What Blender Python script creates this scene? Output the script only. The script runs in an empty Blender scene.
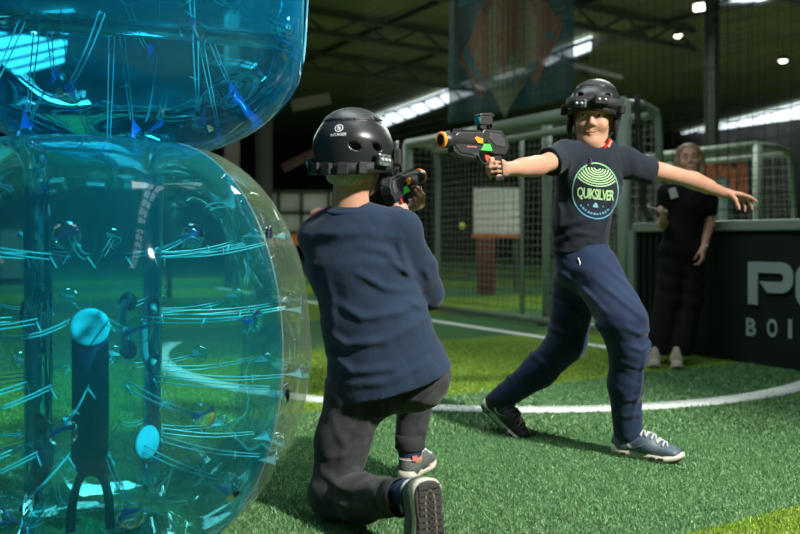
import bpy, math, random
import numpy as np
from mathutils import Vector, Matrix
from mathutils.bvhtree import BVHTree
rng = np.random.default_rng(7); random.seed(7)
SC = bpy.context.scene
COL = SC.collection
# ------------------------------------------------------------------ camera, light, exposure
F, CX, HY, CZ = 778.0, 400.0, 240.0, 0.85          # focal length in px, horizon row, lens height (m)
def P(px, py, Y): return np.array([(px-CX)/F*Y, Y, CZ-(py-HY)/F*Y])
def vec(*a): return np.array(a, float)
def unit(v): v = np.asarray(v, float); return v/np.linalg.norm(v)
cam = bpy.data.cameras.new('camera'); camo = bpy.data.objects.new('camera', cam); COL.objects.link(camo)
camo.location = (0, 0, CZ); camo.rotation_euler = (math.pi/2, 0, 0)
cam.sensor_width = 36; cam.lens = 36*F/800; cam.shift_y = -(267-HY)/800
cam.clip_start = .05; cam.clip_end = 200
cam.dof.use_dof = True; cam.dof.focus_distance = 2.65; cam.dof.aperture_fstop = 2.0
SC.camera = camo
SC.view_settings.view_transform = 'Standard'; SC.view_settings.look = 'None'
SC.view_settings.gamma = 1; SC.view_settings.use_curve_mapping = False
SC.view_settings.exposure = 0.0
SC.cycles.transparent_max_bounces = 32
w = bpy.data.worlds.new('world'); SC.world = w; w.use_nodes = True
w.node_tree.nodes['Background'].inputs[0].default_value = (.75, .95, 1.0, 1)
w.node_tree.nodes['Background'].inputs[1].default_value = .065
def aim(o, tgt):
    o.rotation_euler = (Vector(tgt)-o.location).to_track_quat('-Z', 'Y').to_euler()
def light(name, kind, loc, tgt, power, color=(1, 1, 1), **kw):
    l = bpy.data.lights.new(name, kind); o = bpy.data.objects.new(name, l); COL.objects.link(o)
    o.location = loc; l.energy = power; l.color = color
    for k, v in kw.items(): setattr(l, k, v)
    aim(o, tgt); return o
light('key_spotlight', 'SPOT', (3.6, -.4, 4.2), (.3, 2.55, .45), 3100, (1, .97, .9), shadow_soft_size=.16, spot_size=math.radians(44), spot_blend=.75)
light('skylight_light', 'AREA', (-.6, 3.4, 5.2), (0, 2.9, 0), 170, (.85, .97, 1), shape='RECTANGLE', size=1.2, size_y=5)
light('hall_skylight_light', 'AREA', (-2.5, 13, 5.2), (-1.5, 12, 0), 380, (.9, 1, .9), shape='RECTANGLE', size=1.2, size_y=8)
light('ceiling_fill_light', 'AREA', (6, 17, .6), (6, 17, 5), 190, (.85, 1, .55), shape='RECTANGLE', size=16, size_y=14)  # added upward lamp that lightens the ceiling, standing in for bounce off the turf
light('far_skylight_light', 'AREA', (3, 9, 5.2), (2.5, 6.5, 0), 330, (.9, 1, .9), shape='RECTANGLE', size=1.2, size_y=5)

# ------------------------------------------------------------------ object helpers
def mesh(name, v, f):
    me = bpy.data.meshes.new(name); v = np.asarray(v, np.float32)
    if isinstance(f, np.ndarray):
        n, m = f.shape
        me.vertices.add(len(v)); me.vertices.foreach_set('co', v.ravel())
        me.loops.add(n*m); me.loops.foreach_set('vertex_index', f.ravel().astype(np.int32))
        me.polygons.add(n); me.polygons.foreach_set('loop_start', np.arange(0, n*m, m, dtype=np.int32))
        me.update(calc_edges=True); me.validate()
    else:
        me.from_pydata([tuple(map(float, p)) for p in v], [], f); me.update()
    return me
def org(o):
    t = vec(0, 0, 0)
    while o is not None: t = t+np.array(o.location); o = o.parent
    return t
def put(name, vf, m, parent=None, smooth=True, bevel=0, local=False, label=None):
    """link one mesh object; vertices are world metres unless local"""
    v, f = vf; v = np.asarray(v, float)
    if parent is not None and not local: v = v-org(parent)
    me = mesh(name, v, f)
    for mm in (m if isinstance(m, (list, tuple)) else [m]): me.materials.append(mm)
    if smooth: me.polygons.foreach_set('use_smooth', np.ones(len(me.polygons), bool))
    o = bpy.data.objects.new(name, me); COL.objects.link(o); o.parent = parent
    if bevel:
        b = o.modifiers.new('bevel', 'BEVEL'); b.width = bevel; b.segments = 2; b.limit_method = 'ANGLE'
    if label: o['label'] = label
    return o
def tag(o, label, cat, group=None, kind=None):
    o['label'] = label; o['category'] = cat
    if group: o['group'] = group
    if kind: o['kind'] = kind
    return o
def thing(name, loc, label, cat, group=None):
    o = bpy.data.objects.new(name, None); COL.objects.link(o); o.location = tuple(loc); o.empty_display_size = .1
    return tag(o, label, cat, group)
def struct(o): o['kind'] = 'structure'; return o
def frame_from(fwd, up=(0, 0, 1)):
    f = unit(fwd); r = unit(np.cross(f, up)); u = np.cross(r, f); return r, f, u     # right, forward, up
class MB:
    def __init__(s): s.v = []; s.f = []
    def add(s, v, f):
        n = len(s.v); s.v += [np.asarray(p, float) for p in v]; s.f += [tuple(i+n for i in q) for q in f]; return s
    def box(s, c, size, ax=None):
        ax = np.eye(3) if ax is None else np.array([unit(a) for a in ax]); c = np.asarray(c, float); h = np.array(size)/2
        v = [c+ax[0]*h[0]*x+ax[1]*h[1]*y+ax[2]*h[2]*z for x in (-1, 1) for y in (-1, 1) for z in (-1, 1)]
        return s.add(v, [(0, 1, 3, 2), (4, 6, 7, 5), (0, 4, 5, 1), (2, 3, 7, 6), (0, 2, 6, 4), (1, 5, 7, 3)])
    def bar(s, a, b, wd, th, up=(0, 0, 1)):
        a = np.asarray(a, float); b = np.asarray(b, float); r, f, u = frame_from(b-a, up)
        return s.box((a+b)/2, (wd, np.linalg.norm(b-a), th), (r, f, u))
    def tube(s, pts, r, n=8, caps=True, closed=False):
        pts = [np.asarray(p, float) for p in pts]; m = len(pts); rr = r if hasattr(r, '__len__') else [r]*m
        t0 = unit(pts[1]-pts[0]); a = unit(np.cross(t0, (0, 0, 1) if abs(t0[2]) < .9 else (1, 0, 0))); v = []
        for i, p in enumerate(pts):
            nx = pts[(i+1) % m] if closed or i < m-1 else p; pv = pts[i-1] if closed or i > 0 else p
            t = unit(nx-pv); a = unit(a-t*np.dot(a, t)); b = np.cross(t, a)
            v += [p+rr[i]*(a*math.cos(k*2*math.pi/n)+b*math.sin(k*2*math.pi/n)) for k in range(n)]
        f = []
        for i in range(m if closed else m-1):
            j = (i+1) % m
            f += [(i*n+k, i*n+(k+1) % n, j*n+(k+1) % n, j*n+k) for k in range(n)]
        if caps and not closed: f += [tuple(range(n))[::-1], tuple((m-1)*n+k for k in range(n))]
        return s.add(v, f)
    def lathe(s, prof, c, ax, n=24):
        """prof (radius, height) along axis ax from c"""
        ax = unit(ax); a = unit(np.cross(ax, (0, 0, 1) if abs(ax[2]) < .9 else (1, 0, 0))); b = np.cross(ax, a); c = np.asarray(c, float)
        v = [c+ax*h+r*(a*math.cos(k*2*math.pi/n)+b*math.sin(k*2*math.pi/n)) for r, h in prof for k in range(n)]
        m = len(prof)
        f = [(i*n+k, i*n+(k+1) % n, (i+1)*n+(k+1) % n, (i+1)*n+k) for i in range(m-1) for k in range(n)]
        return s.add(v, f)
    def prism(s, poly, c, ex, ey, ez, h0, h1):
        """2-d polygon in the (ex, ey) plane pushed along ez from h0 to h1"""
        c = np.asarray(c, float); ex, ey, ez = map(np.asarray, (ex, ey, ez)); n = len(poly)
        v = [c+ex*x+ey*y+ez*h for h in (h0, h1) for x, y in poly]
        return s.add(v, [tuple(range(n))[::-1], tuple(range(n, 2*n))]+[(i, (i+1) % n, n+(i+1) % n, n+i) for i in range(n)])
    def ball(s, c, r, n=12, ax=None):
        r = np.array(r if hasattr(r, '__len__') else (r, r, r)); ax = np.eye(3) if ax is None else np.array(ax); c = np.asarray(c, float); v = []; m = n//2
        for i in range(m+1):
            for k in range(n):
                th = math.pi*i/m; ph = 2*math.pi*k/n
                v.append(c+(np.array([math.sin(th)*math.cos(ph), math.sin(th)*math.sin(ph), math.cos(th)])*r)@ax)
        return s.add(v, [(i*n+k, (i+1)*n+k, (i+1)*n+(k+1) % n, i*n+(k+1) % n) for i in range(m) for k in range(n)])
    def strip(s, pts, side, wd, th=.003):
        """ribbon of thickness th following pts, its width along side"""
        pts = [np.asarray(p, float) for p in pts]; side = [unit(x) for x in side] if np.ndim(side) == 2 else [unit(side)]*len(pts); v = []
        for i, p in enumerate(pts):
            t = unit(pts[min(i+1, len(pts)-1)]-pts[max(i-1, 0)]); n = unit(np.cross(t, side[i]))
            v += [p+side[i]*wd/2*a+n*th/2*b for a, b in ((-1, -1), (1, -1), (1, 1), (-1, 1))]
        m = len(pts); f = [(i*4+k, i*4+(k+1) % 4, i*4+4+(k+1) % 4, i*4+4+k) for i in range(m-1) for k in range(4)]
        return s.add(v, f+[(3, 2, 1, 0), tuple((m-1)*4+k for k in range(4))])
    def vf(s): return s.v, s.f
def spline(pts, n=8):
    pts = [np.asarray(p, float) for p in pts]; out = []; q = [2*pts[0]-pts[1]]+pts+[2*pts[-1]-pts[-2]]
    for i in range(1, len(q)-2):
        for k in range(n):
            t = k/n; a, b, c, d = q[i-1:i+3]
            out.append(.5*(2*b+(c-a)*t+(2*a-5*b+4*c-d)*t*t+(3*b-a-3*c+d)*t**3))
    return out+[pts[-1]]

# ------------------------------------------------------------------ soft-body modelling: smooth unions of tapered limbs, meshed as one surface
def nets(d, o, h):
    s = d < 0; cells = []; pos = []; quads = []; ny, nz = d.shape[1]-1, d.shape[2]-1
    for ax in range(3):
        lo = [slice(None)]*3; hi = [slice(None)]*3; lo[ax] = slice(0, -1); hi[ax] = slice(1, None)
        idx = np.argwhere(s[tuple(lo)] != s[tuple(hi)])
        b, c = [x for x in range(3) if x != ax]
        idx = idx[(idx[:, b] > 0) & (idx[:, c] > 0) & (idx[:, b] < d.shape[b]-1) & (idx[:, c] < d.shape[c]-1)]
        if not len(idx): continue
        d0 = d[tuple(idx.T)]; i1 = idx.copy(); i1[:, ax] += 1; d1 = d[tuple(i1.T)]
        p = idx.astype(np.float32); p[:, ax] += d0/(d0-d1); q = []
        for ob, oc in ((0, 0), (-1, 0), (-1, -1), (0, -1)):
            cc = idx.copy(); cc[:, b] += ob; cc[:, c] += oc
            lin = (cc[:, 0]*ny+cc[:, 1])*nz+cc[:, 2]; cells.append(lin); pos.append(p); q.append(lin)
        q = np.stack(q, 1); flip = (d0 < 0) == (ax == 1); q[flip] = q[flip][:, ::-1]; quads.append(q)
    cells = np.concatenate(cells); pos = np.concatenate(pos); quads = np.concatenate(quads)
    u, inv = np.unique(cells, return_inverse=True); cnt = np.bincount(inv)
    v = np.stack([np.bincount(inv, pos[:, k])/cnt for k in range(3)], 1)
    f = np.searchsorted(u, quads)[:, ::-1].copy()
    return v*h+o, f
class SDF:
    def __init__(s, vox): s.vox = vox; s.ops = []; s.disp = []; s.cuts = []
    def ec(s, p0, p1, r0, r1=None, axis=None, k=.02, cap=1., mode='u'):
        r1 = r0 if r1 is None else r1
        r0 = r0 if hasattr(r0, '__len__') else (r0, r0); r1 = r1 if hasattr(r1, '__len__') else (r1, r1)
        p0 = np.asarray(p0, float); p1 = np.asarray(p1, float); L = np.linalg.norm(p1-p0); w = (p1-p0)/max(L, 1e-6)
        if axis is None: axis = (1, 0, 0) if abs(w[0]) < .8 else (0, 1, 0)
        u = np.asarray(axis, float); u = unit(u-w*np.dot(u, w)); v = np.cross(w, u); m = max(max(r0), max(r1))
        def fn(X, Y, Z):
            x, y, z = X-p0[0], Y-p0[1], Z-p0[2]
            W = x*w[0]+y*w[1]+z*w[2]; t = np.clip(W/max(L, 1e-6), 0, 1); o = W-t*L
            U = x*u[0]+y*u[1]+z*u[2]; V = x*v[0]+y*v[1]+z*v[2]
            a = r0[0]+(r1[0]-r0[0])*t; b = r0[1]+(r1[1]-r0[1])*t; c = np.minimum(a, b)*cap
            k0 = np.sqrt((U/a)**2+(V/b)**2+(o/c)**2); k1 = np.sqrt((U/a**2)**2+(V/b**2)**2+(o/c**2)**2)
            return np.where(k0 < 1e-3, -np.minimum(a, b), k0*(k0-1)/(k1+1e-6))
        s.ops.append((fn, np.minimum(p0, p1)-m*max(1, cap), np.maximum(p0, p1)+m*max(1, cap), k, mode)); return s
    def path(s, pts, rad, **kw):
        for i in range(len(pts)-1): s.ec(pts[i], pts[i+1], rad[i], rad[i+1], **kw)
        return s
    def ball(s, c, r, ax=None, k=.02, mode='u'):
        r = np.array(r if hasattr(r, '__len__') else (r, r, r), float); A = np.eye(3) if ax is None else np.array([unit(a) for a in ax]); c = np.asarray(c, float)
        def fn(X, Y, Z):
            x, y, z = X-c[0], Y-c[1], Z-c[2]
            q = [(x*A[i, 0]+y*A[i, 1]+z*A[i, 2])/r[i] for i in range(3)]
            k0 = np.sqrt(q[0]**2+q[1]**2+q[2]**2); k1 = np.sqrt((q[0]/r[0])**2+(q[1]/r[1])**2+(q[2]/r[2])**2)
            return np.where(k0 < 1e-3, -r.min(), k0*(k0-1)/(k1+1e-6))
        s.ops.append((fn, c-r.max(), c+r.max(), k, mode)); return s
    def fn(s, f, lo, hi, k=.01, mode='u'): s.ops.append((f, np.asarray(lo, float), np.asarray(hi, float), k, mode)); return s
    def cut(s, p, n, lo=None, hi=None): s.cuts.append((np.asarray(p, float), unit(n), lo, hi)); return s
    def vf(s, smooth=1):
        h = s.vox; pad = 4*h
        lo = np.min([o[1] for o in s.ops if o[4] == 'u'], 0)-pad; hi = np.max([o[2] for o in s.ops if o[4] == 'u'], 0)+pad
        n = np.ceil((hi-lo)/h).astype(int)+1; d = np.full(n, .2, np.float32)
        g = [(lo[i]+h*np.arange(n[i])).astype(np.float32) for i in range(3)]
        def sub(a, b, e):
            i0 = np.clip(((a-lo-e)/h).astype(int), 0, n); i1 = np.clip(((b-lo+e)/h).astype(int)+2, 0, n)
            return tuple(slice(x, y) for x, y in zip(i0, i1))
        for fn, a, b, k, mode in s.ops:
            q = sub(a, b, k+3*h)
            if any(x.stop <= x.start for x in q): continue
            D = fn(g[0][q[0]][:, None, None], g[1][q[1]][None, :, None], g[2][q[2]][None, None, :]).astype(np.float32); A = d[q]
            if mode == 'u': hh = np.maximum(k-np.abs(A-D), 0); d[q] = np.minimum(A, D)-hh*hh/(4*k)
            else: D = -D; hh = np.maximum(k-np.abs(A-D), 0); d[q] = np.maximum(A, D)+hh*hh/(4*k)
        if s.disp:
            m = np.abs(d) < .035; I = np.nonzero(m); X, Y, Z = (g[i][I[i]] for i in range(3))
            d[m] += sum(fn(X, Y, Z) for fn in s.disp).astype(np.float32)
        for p, nn, a, b in s.cuts:
            q = (slice(None),)*3 if a is None else sub(np.asarray(a, float), np.asarray(b, float), 0)
            D = ((g[0][q[0]][:, None, None]-p[0])*nn[0]+(g[1][q[1]][None, :, None]-p[1])*nn[1]+(g[2][q[2]][None, None, :]-p[2])*nn[2])
            d[q] = np.maximum(d[q], D)
        v, f = nets(d, lo, h)
        e = np.concatenate([f[:, [0, 1]], f[:, [1, 2]], f[:, [2, 3]], f[:, [3, 0]]])
        for _ in range(smooth):
            acc = np.stack([np.bincount(e[:, 0], v[e[:, 1], k], len(v))+np.bincount(e[:, 1], v[e[:, 0], k], len(v)) for k in range(3)], 1)
            c = np.bincount(e[:, 0], minlength=len(v))+np.bincount(e[:, 1], minlength=len(v)); v = v*.4+acc/c[:, None]*.6
        return v, f
def folds(lines, Y, amp=.006, wd=.011):
    """cloth creases: ridges along polylines (pixel points taken at depth Y), soft in cross-section"""
    segs = []
    for L in lines:
        a, ww = amp, wd
        if not hasattr(L[0], '__len__'): a, ww = L[0]*amp, L[1]*wd; L = L[2:]
        q = [P(x, y, Y)[[0, 2]] for x, y in L]
        segs.append((a, ww, q))
    def fn(X, Yv, Z):
        tot = np.zeros_like(X)
        for a, ww, q in segs:
            best = np.full_like(X, 9.); tp = np.zeros_like(X)
            n = len(q)-1
            for i in range(n):
                ab = q[i+1]-q[i]; L2 = ab@ab; t = np.clip(((X-q[i][0])*ab[0]+(Z-q[i][1])*ab[1])/L2, 0, 1)
                dd = np.hypot(X-q[i][0]-t*ab[0], Z-q[i][1]-t*ab[1]); tp = np.where(dd < best, (i+t)/n, tp); best = np.minimum(best, dd)
            x = best/ww; tot -= a*np.abs(np.sin(np.pi*np.clip(tp, 0, 1)))**.8*(1.5*np.exp(-x*x)-.7*np.exp(-(x/2.2)**2))
        return tot
    return fn
def crinkle(amp, freq, dirs):
    ds = [unit(x) for x in dirs]
    def fn(X, Y, Z):
        t = np.zeros_like(X)
        for i, q in enumerate(ds):
            ph = freq*(1+.37*i)*(X*q[0]+Y*q[1]+Z*q[2])
            wp = 1.7*np.sin(freq*.45*(X*q[2]+Y*q[0]+Z*q[1])+i)+1.1*np.sin(freq*.31*(X*q[1]-Z*q[0]+Y)+2*i)
            m = .5+.5*np.sin(freq*.23*(X+Z*1.3-Y*.7)+i*1.9)
            t += amp*m*(1-2*np.abs(np.sin(ph+wp)))
        return t
    return fn
def hand(S, wr, fwd, pn, sgn, sc=1., curls=((15, 20, 12),)*4, thumb=((.55, .75, .3), (.8, .5, .35)), spread=.06, k=.005):
    """palm, four unequal bent fingers and a thumb; sgn picks the thumb side = sgn * cross(pn, fwd)"""
    f = unit(fwd); pn = unit(np.asarray(pn, float)-f*np.dot(pn, f)); sd = sgn*np.cross(pn, f); wr = np.asarray(wr, float)
    off = (.027, .009, -.009, -.025); kd = (.078, .083, .078, .069); rad = (.0082, .0086, .0082, .0072)
    ln = ((.040, .025, .020), (.044, .029, .021), (.041, .027, .020), (.032, .020, .018)); tips = []
    for i in range(4):
        kn = wr+sc*(f*kd[i]+sd*off[i]-pn*.003); S.ec(wr+sc*(f*.008+sd*off[i]*.6), kn, .0145*sc, .0105*sc, k=.016*sc)
        p = kn; a = 0; dirf = unit(f+sd*spread*off[i]/.02); q = kn
        for j in range(3):
            a += math.radians(curls[i][j]); dv = dirf*math.cos(a)+pn*math.sin(a); q = p+dv*ln[i][j]*sc
            r = rad[i]*sc*(1, .92, .82)[j]; S.ec(p, q, r*1.04, r*.93, k=k*sc); p = q
        tips.append(q)
    b = wr+sc*(f*.022+sd*.024+pn*.010); S.ec(wr+sc*(f*.005+sd*.008), b, .015*sc, .014*sc, k=.015*sc); p = b
    for j, (tf, ts, tp) in enumerate((thumb[0], thumb[1], thumb[1])):
        q = p+unit(f*tf+sd*ts+pn*tp)*(.036, .029, .022)[j]*sc; S.ec(p, q, (.0125, .0098, .0088)[j]*sc, (.0100, .0090, .0075)[j]*sc, k=.008*sc); p = q
    tips.append(p); return tips
class Head:
    def __init__(s, c, fwd, up, sc): s.c = np.asarray(c, float); s.r, s.f, s.u = frame_from(fwd, up); s.sc = sc
    def __call__(s, x, y, z): return s.c+s.sc*(s.r*x+s.f*y+s.u*z)
    def add(s, S, smile=.5):
        q = s.sc; ax = (s.r, s.f, s.u); B = lambda p, r, k=.02, mode='u': S.ball(s(*p), np.array(r)*q, ax, k*q, mode)
        E = lambda a, b, r0, r1, k=.01, mode='u': S.ec(s(*a), s(*b), r0*q, r1*q, k=k*q, mode=mode)
        B((0, -.012, .035), (.074, .094, .083)); B((0, .032, -.03), (.060, .058, .076), .03); B((0, .068, -.098), (.021, .019, .016), .03)
        for e in (-1, 1):
            E((e*.052, .0, -.05), (e*.018, .060, -.094), .020, .015, .03); B((e*.037, .064, -.030), (.023, .020, .022), .025)
            B((e*.031, .096, .004), (.0165, .012, .0115), .012, 's'); B((e*.077, -.006, -.006), (.009, .021, .031), .01)
            B((e*.011, .095, -.032), (.0070, .0075, .006), .008)
            E((e*.012, .090, .021), (e*.044, .076, .021), .010, .009, .014)
        E((0, .086, .012), (0, .103, -.026), .0066, .0086, .012); [E((e*.019, .0855, .0125), (e*.043, .079, .0115), .0055, .005, .006) for e in (-1, 1)]; [E((e*.020, .0845, -.0075), (e*.042, .078, -.006), .0045, .004, .006) for e in (-1, 1)]
        mw = .024+.012*smile; z = -.061
        for a, b in ((-1, 0), (0, 1)):
            zz = lambda t: z+.007*smile*abs(t)
            yy = lambda t: .0845-.013*abs(t)
            E((a*mw, yy(a), zz(a)+.006), (b*mw, yy(b), zz(b)+.006), .0052, .0062, .008); E((a*mw*.8, yy(a), zz(a)-.007), (b*mw*.8, yy(b), zz(b)-.007), .006, .0068, .008)
            E((a*mw*1.05, yy(a)+.008, zz(a)), (b*mw*1.05, yy(b)+.008, zz(b)), .0022, .0024, .003, 's')
        return s
    def face_parts(s, body, iris, white, brow, look=(0, 0), closed=False, skin=None):
        q = s.sc
        for e in (-1, 1):
            c = s(e*.031, .0775, .004); mb = MB().ball(c, .0128*q, 14)
            if closed: put('eyelid', mb.vf(), skin, body); put('eyelashes', MB().tube(spline([s(e*.020, .0875, .000), s(e*.031, .0915, -.003), s(e*.042, .0845, .000)], 4), .0018*q, 5).vf(), brow, body)
            else:
                ey = put('eye', mb.vf(), white, body); dv = unit(s.f+s.r*look[0]+s.u*look[1])
                put('iris', MB().lathe([(0, .0131), (.003, .0129), (.0062, .0118), (.0065, .010)], c, dv, 12).vf() if q == 1 else MB().lathe([(0, .0131*q), (.003*q, .0129*q), (.0062*q, .0118*q), (.0065*q, .010*q)], c, dv, 12).vf(), iris, ey)
            put('eyebrow', MB().tube(spline([s(e*.014, .0995, .024), s(e*.030, .0945, .029), s(e*.046, .081, .023)], 4), [.003*q]*8+[.0015*q], 6).vf(), brow, body)
def bvh(o):
    me = o.data; return BVHTree.FromPolygons([v.co[:] for v in me.vertices], [p.vertices[:] for p in me.polygons])
def project(name, v2, f, origin, ex, ey, target, m, parent, off=.0016, dist=.5, smooth=False):
    """lay a flat mark (ex, ey plane at origin) onto the surface of target along its own normal"""
    t = bvh(target); o0 = org(target); ez = unit(np.cross(ex, ey)); out = []
    for x, y in v2:
        p = np.asarray(origin)+np.asarray(ex)*x+np.asarray(ey)*y
        h = t.ray_cast(Vector(p+ez*dist-o0), Vector(-ez))
        out.append(np.array(h[0])+o0+ez*off if h[0] is not None and abs((np.array(h[0])+o0-p)@ez) < .15 else None)
    f = [q for q in f if all(out[i] is not None for i in q)]
    if not f: return None
    use = sorted({i for q in f for i in q}); ix = {a: b for b, a in enumerate(use)}
    return put(name, ([out[i] for i in use], [tuple(ix[i] for i in q) for q in f]), m, parent, smooth)
def text2d(s, size, spacing=1., bold=0.):
    cu = bpy.data.curves.new('t', 'FONT'); cu.body = s; cu.size = size; cu.align_x = 'CENTER'; cu.space_character = spacing; cu.offset = bold; cu.resolution_u = 4
    o = bpy.data.objects.new('t', cu); COL.objects.link(o); dg = bpy.context.evaluated_depsgraph_get(); dg.update()
    me = bpy.data.meshes.new_from_object(o.evaluated_get(dg)); bpy.data.objects.remove(o); bpy.data.curves.remove(cu)
    v = [(p.co.x, p.co.y) for p in me.vertices]; f = [tuple(p.vertices) for p in me.polygons]; bpy.data.meshes.remove(me); return v, f
def arc2d(cx, cy, r, a0, a1, wd, n=48, sy=1.):
    v = []; f = []
    for i in range(n+1):
        a = math.radians(a0+(a1-a0)*i/n)
        for rr in (r-wd/2, r+wd/2): v.append((cx+rr*math.cos(a), cy+rr*math.sin(a)*sy))
    return v, [(2*i, 2*i+1, 2*i+3, 2*i+2) for i in range(n)]
def join2d(*parts):
    V = []; Fc = []
    for v, f in parts: Fc += [tuple(i+len(V) for i in q) for q in f]; V += list(v)
    return V, Fc
def grid2d(x0, x1, y0, y1, n=6):
    v = [(x0+(x1-x0)*i/n, y0+(y1-y0)*j/n) for i in range(n+1) for j in range(n+1)]
    return v, [(i*(n+1)+j, (i+1)*(n+1)+j, (i+1)*(n+1)+j+1, i*(n+1)+j+1) for i in range(n) for j in range(n)]

# ------------------------------------------------------------------ materials
MATS = {}
def mat(name, col, rough=.6, metal=0., spec=.5, bump=None, var=None, emit=0., sheen=0., sss=0., coat=0., alpha=1.):
    if name in MATS: return MATS[name]
    m = bpy.data.materials.new(name); m.use_nodes = True; nt = m.node_tree; N = nt.nodes; L = nt.links; b = N['Principled BSDF']; MATS[name] = m
    b.inputs['Base Color'].default_value = (*col, 1); b.inputs['Roughness'].default_value = rough; b.inputs['Metallic'].default_value = metal
    b.inputs['Specular IOR Level'].default_value = spec; b.inputs['Sheen Weight'].default_value = sheen; b.inputs['Coat Weight'].default_value = coat
    if sss: b.inputs['Subsurface Weight'].default_value = sss; b.inputs['Subsurface Radius'].default_value = (.012, .005, .003); b.inputs['Subsurface Scale'].default_value = 1
    if emit: b.inputs['Emission Color'].default_value = (*col, 1); b.inputs['Emission Strength'].default_value = emit
    b.inputs['Alpha'].default_value = alpha
    tc = N.new('ShaderNodeTexCoord')
    if var:                                                             # var = (scale, second colour)
        n = N.new('ShaderNodeTexNoise'); n.inputs['Scale'].default_value = var[0]; n.inputs['Detail'].default_value = 4; L.new(tc.outputs['Object'], n.inputs['Vector'])
        r = N.new('ShaderNodeValToRGB'); r.color_ramp.elements[0].position = .38; r.color_ramp.elements[1].position = .62
        r.color_ramp.elements[0].color = (*col, 1); r.color_ramp.elements[1].color = (*var[1], 1)
        L.new(n.outputs['Fac'], r.inputs['Fac']); L.new(r.outputs['Color'], b.inputs['Base Color'])
    if bump:
        n = N.new('ShaderNodeTexNoise'); n.inputs['Scale'].default_value = bump[0]; n.inputs['Detail'].default_value = 3; L.new(tc.outputs['Object'], n.inputs['Vector'])
        q = N.new('ShaderNodeBump'); q.inputs['Strength'].default_value = bump[1]; q.inputs['Distance'].default_value = bump[2] if len(bump) > 2 else .004
        L.new(n.outputs['Fac'], q.inputs['Height']); L.new(q.outputs['Normal'], b.inputs['Normal'])
    return m
def film(name, tint, glow, gw, rough=.04, refl=1., bump=(7, .12)):
    """thin PVC film: tinted see-through, a little scattering, mirror gloss growing to the grazing edge"""
    m = bpy.data.materials.new(name); m.use_nodes = True; nt = m.node_tree; N = nt.nodes; L = nt.links; N.clear()
    out = N.new('ShaderNodeOutputMaterial'); tr = N.new('ShaderNodeBsdfTransparent'); tr.inputs[0].default_value = (*tint, 1)
    tl = N.new('ShaderNodeBsdfTranslucent'); tl.inputs[0].default_value = (*glow, 1); df = N.new('ShaderNodeBsdfDiffuse'); df.inputs[0].default_value = (*glow, 1)
    m0 = N.new('ShaderNodeMixShader'); m0.inputs[0].default_value = .5; L.new(tl.outputs[0], m0.inputs[1]); L.new(df.outputs[0], m0.inputs[2])
    lw = N.new('ShaderNodeLayerWeight'); lw.inputs['Blend'].default_value = .5
    mp = N.new('ShaderNodeMapRange'); mp.inputs[3].default_value = gw; mp.inputs[4].default_value = min(1, gw*3.2); mp.interpolation_type = 'SMOOTHSTEP'; mp.inputs[1].default_value = .35
    L.new(lw.outputs['Facing'], mp.inputs[0])
    m1 = N.new('ShaderNodeMixShader'); L.new(mp.outputs[0], m1.inputs[0]); L.new(tr.outputs[0], m1.inputs[1]); L.new(m0.outputs[0], m1.inputs[2])
    gl = N.new('ShaderNodeBsdfGlossy'); gl.inputs['Roughness'].default_value = rough; gl.inputs[0].default_value = (.9, 1, 1, 1)
    fr = N.new('ShaderNodeFresnel'); fr.inputs['IOR'].default_value = 1.45
    mu = N.new('ShaderNodeMath'); mu.operation = 'MULTIPLY'; mu.inputs[1].default_value = refl; mu.use_clamp = True; L.new(fr.outputs[0], mu.inputs[0])
    tc = N.new('ShaderNodeTexCoord'); n = N.new('ShaderNodeTexNoise'); n.inputs['Scale'].default_value = bump[0]; n.inputs['Detail'].default_value = 3; n.inputs['Distortion'].default_value = .6
    L.new(tc.outputs['Object'], n.inputs['Vector']); bp = N.new('ShaderNodeBump'); bp.inputs['Strength'].default_value = bump[1]; bp.inputs['Distance'].default_value = .05
    L.new(n.outputs['Fac'], bp.inputs['Height']); L.new(bp.outputs['Normal'], gl.inputs['Normal'])
    m2 = N.new('ShaderNodeMixShader'); L.new(mu.outputs[0], m2.inputs[0]); L.new(m1.outputs[0], m2.inputs[1]); L.new(gl.outputs[0], m2.inputs[2])
    L.new(m2.outputs[0], out.inputs[0]); MATS[name] = m; return m
def turfmat(name, a, b):
    return mat(name, a, .85, spec=.15, bump=(160, 1., .01), var=(90, b))
M_DARK = turfmat('turf_dark', (.036, .12, .038), (.075, .205, .072)); M_LIGHT = turfmat('turf_light', (.10, .19, .016), (.17, .30, .026))
M_LINE = mat('line_white', (.62, .66, .62), .9, bump=(200, .8), var=(120, (.8, .84, .8)))
def blade_mat():
    m = bpy.data.materials.new('turf_fibre'); m.use_nodes = True; nt = m.node_tree; b = nt.nodes['Principled BSDF']; b.inputs['Roughness'].default_value = .45; b.inputs['Specular IOR Level'].default_value = .45
    a = nt.nodes.new('ShaderNodeAttribute'); a.attribute_name = 'fibre'; nt.links.new(a.outputs['Color'], b.inputs['Base Color']); return m
STEEL = mat('goal_paint', (.24, .30, .235), .45, bump=(30, .1)); DARKSTEEL = mat('dark_steel', (.06, .066, .055), .6)
CEIL = mat('ceiling_deck', (.12, .14, .065), .8, var=(.6, (.075, .10, .045))); WALL = mat('hall_wall', (.05, .05, .042), .9, var=(1.2, (.028, .029, .024)))
SKY = mat('skylight_glass', (.80, .92, 1.0), .3, emit=2.4); SKYB = mat('skylight_bright', (.78, .94, 1.0), .3, emit=3.2); BARM = mat('glazing_bar', (.06, .07, .07), .6)
BLACKNET = mat('black_twine', (.012, .013, .012), .8); WHITENET = mat('goal_twine', (.30, .33, .28), .8)
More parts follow.
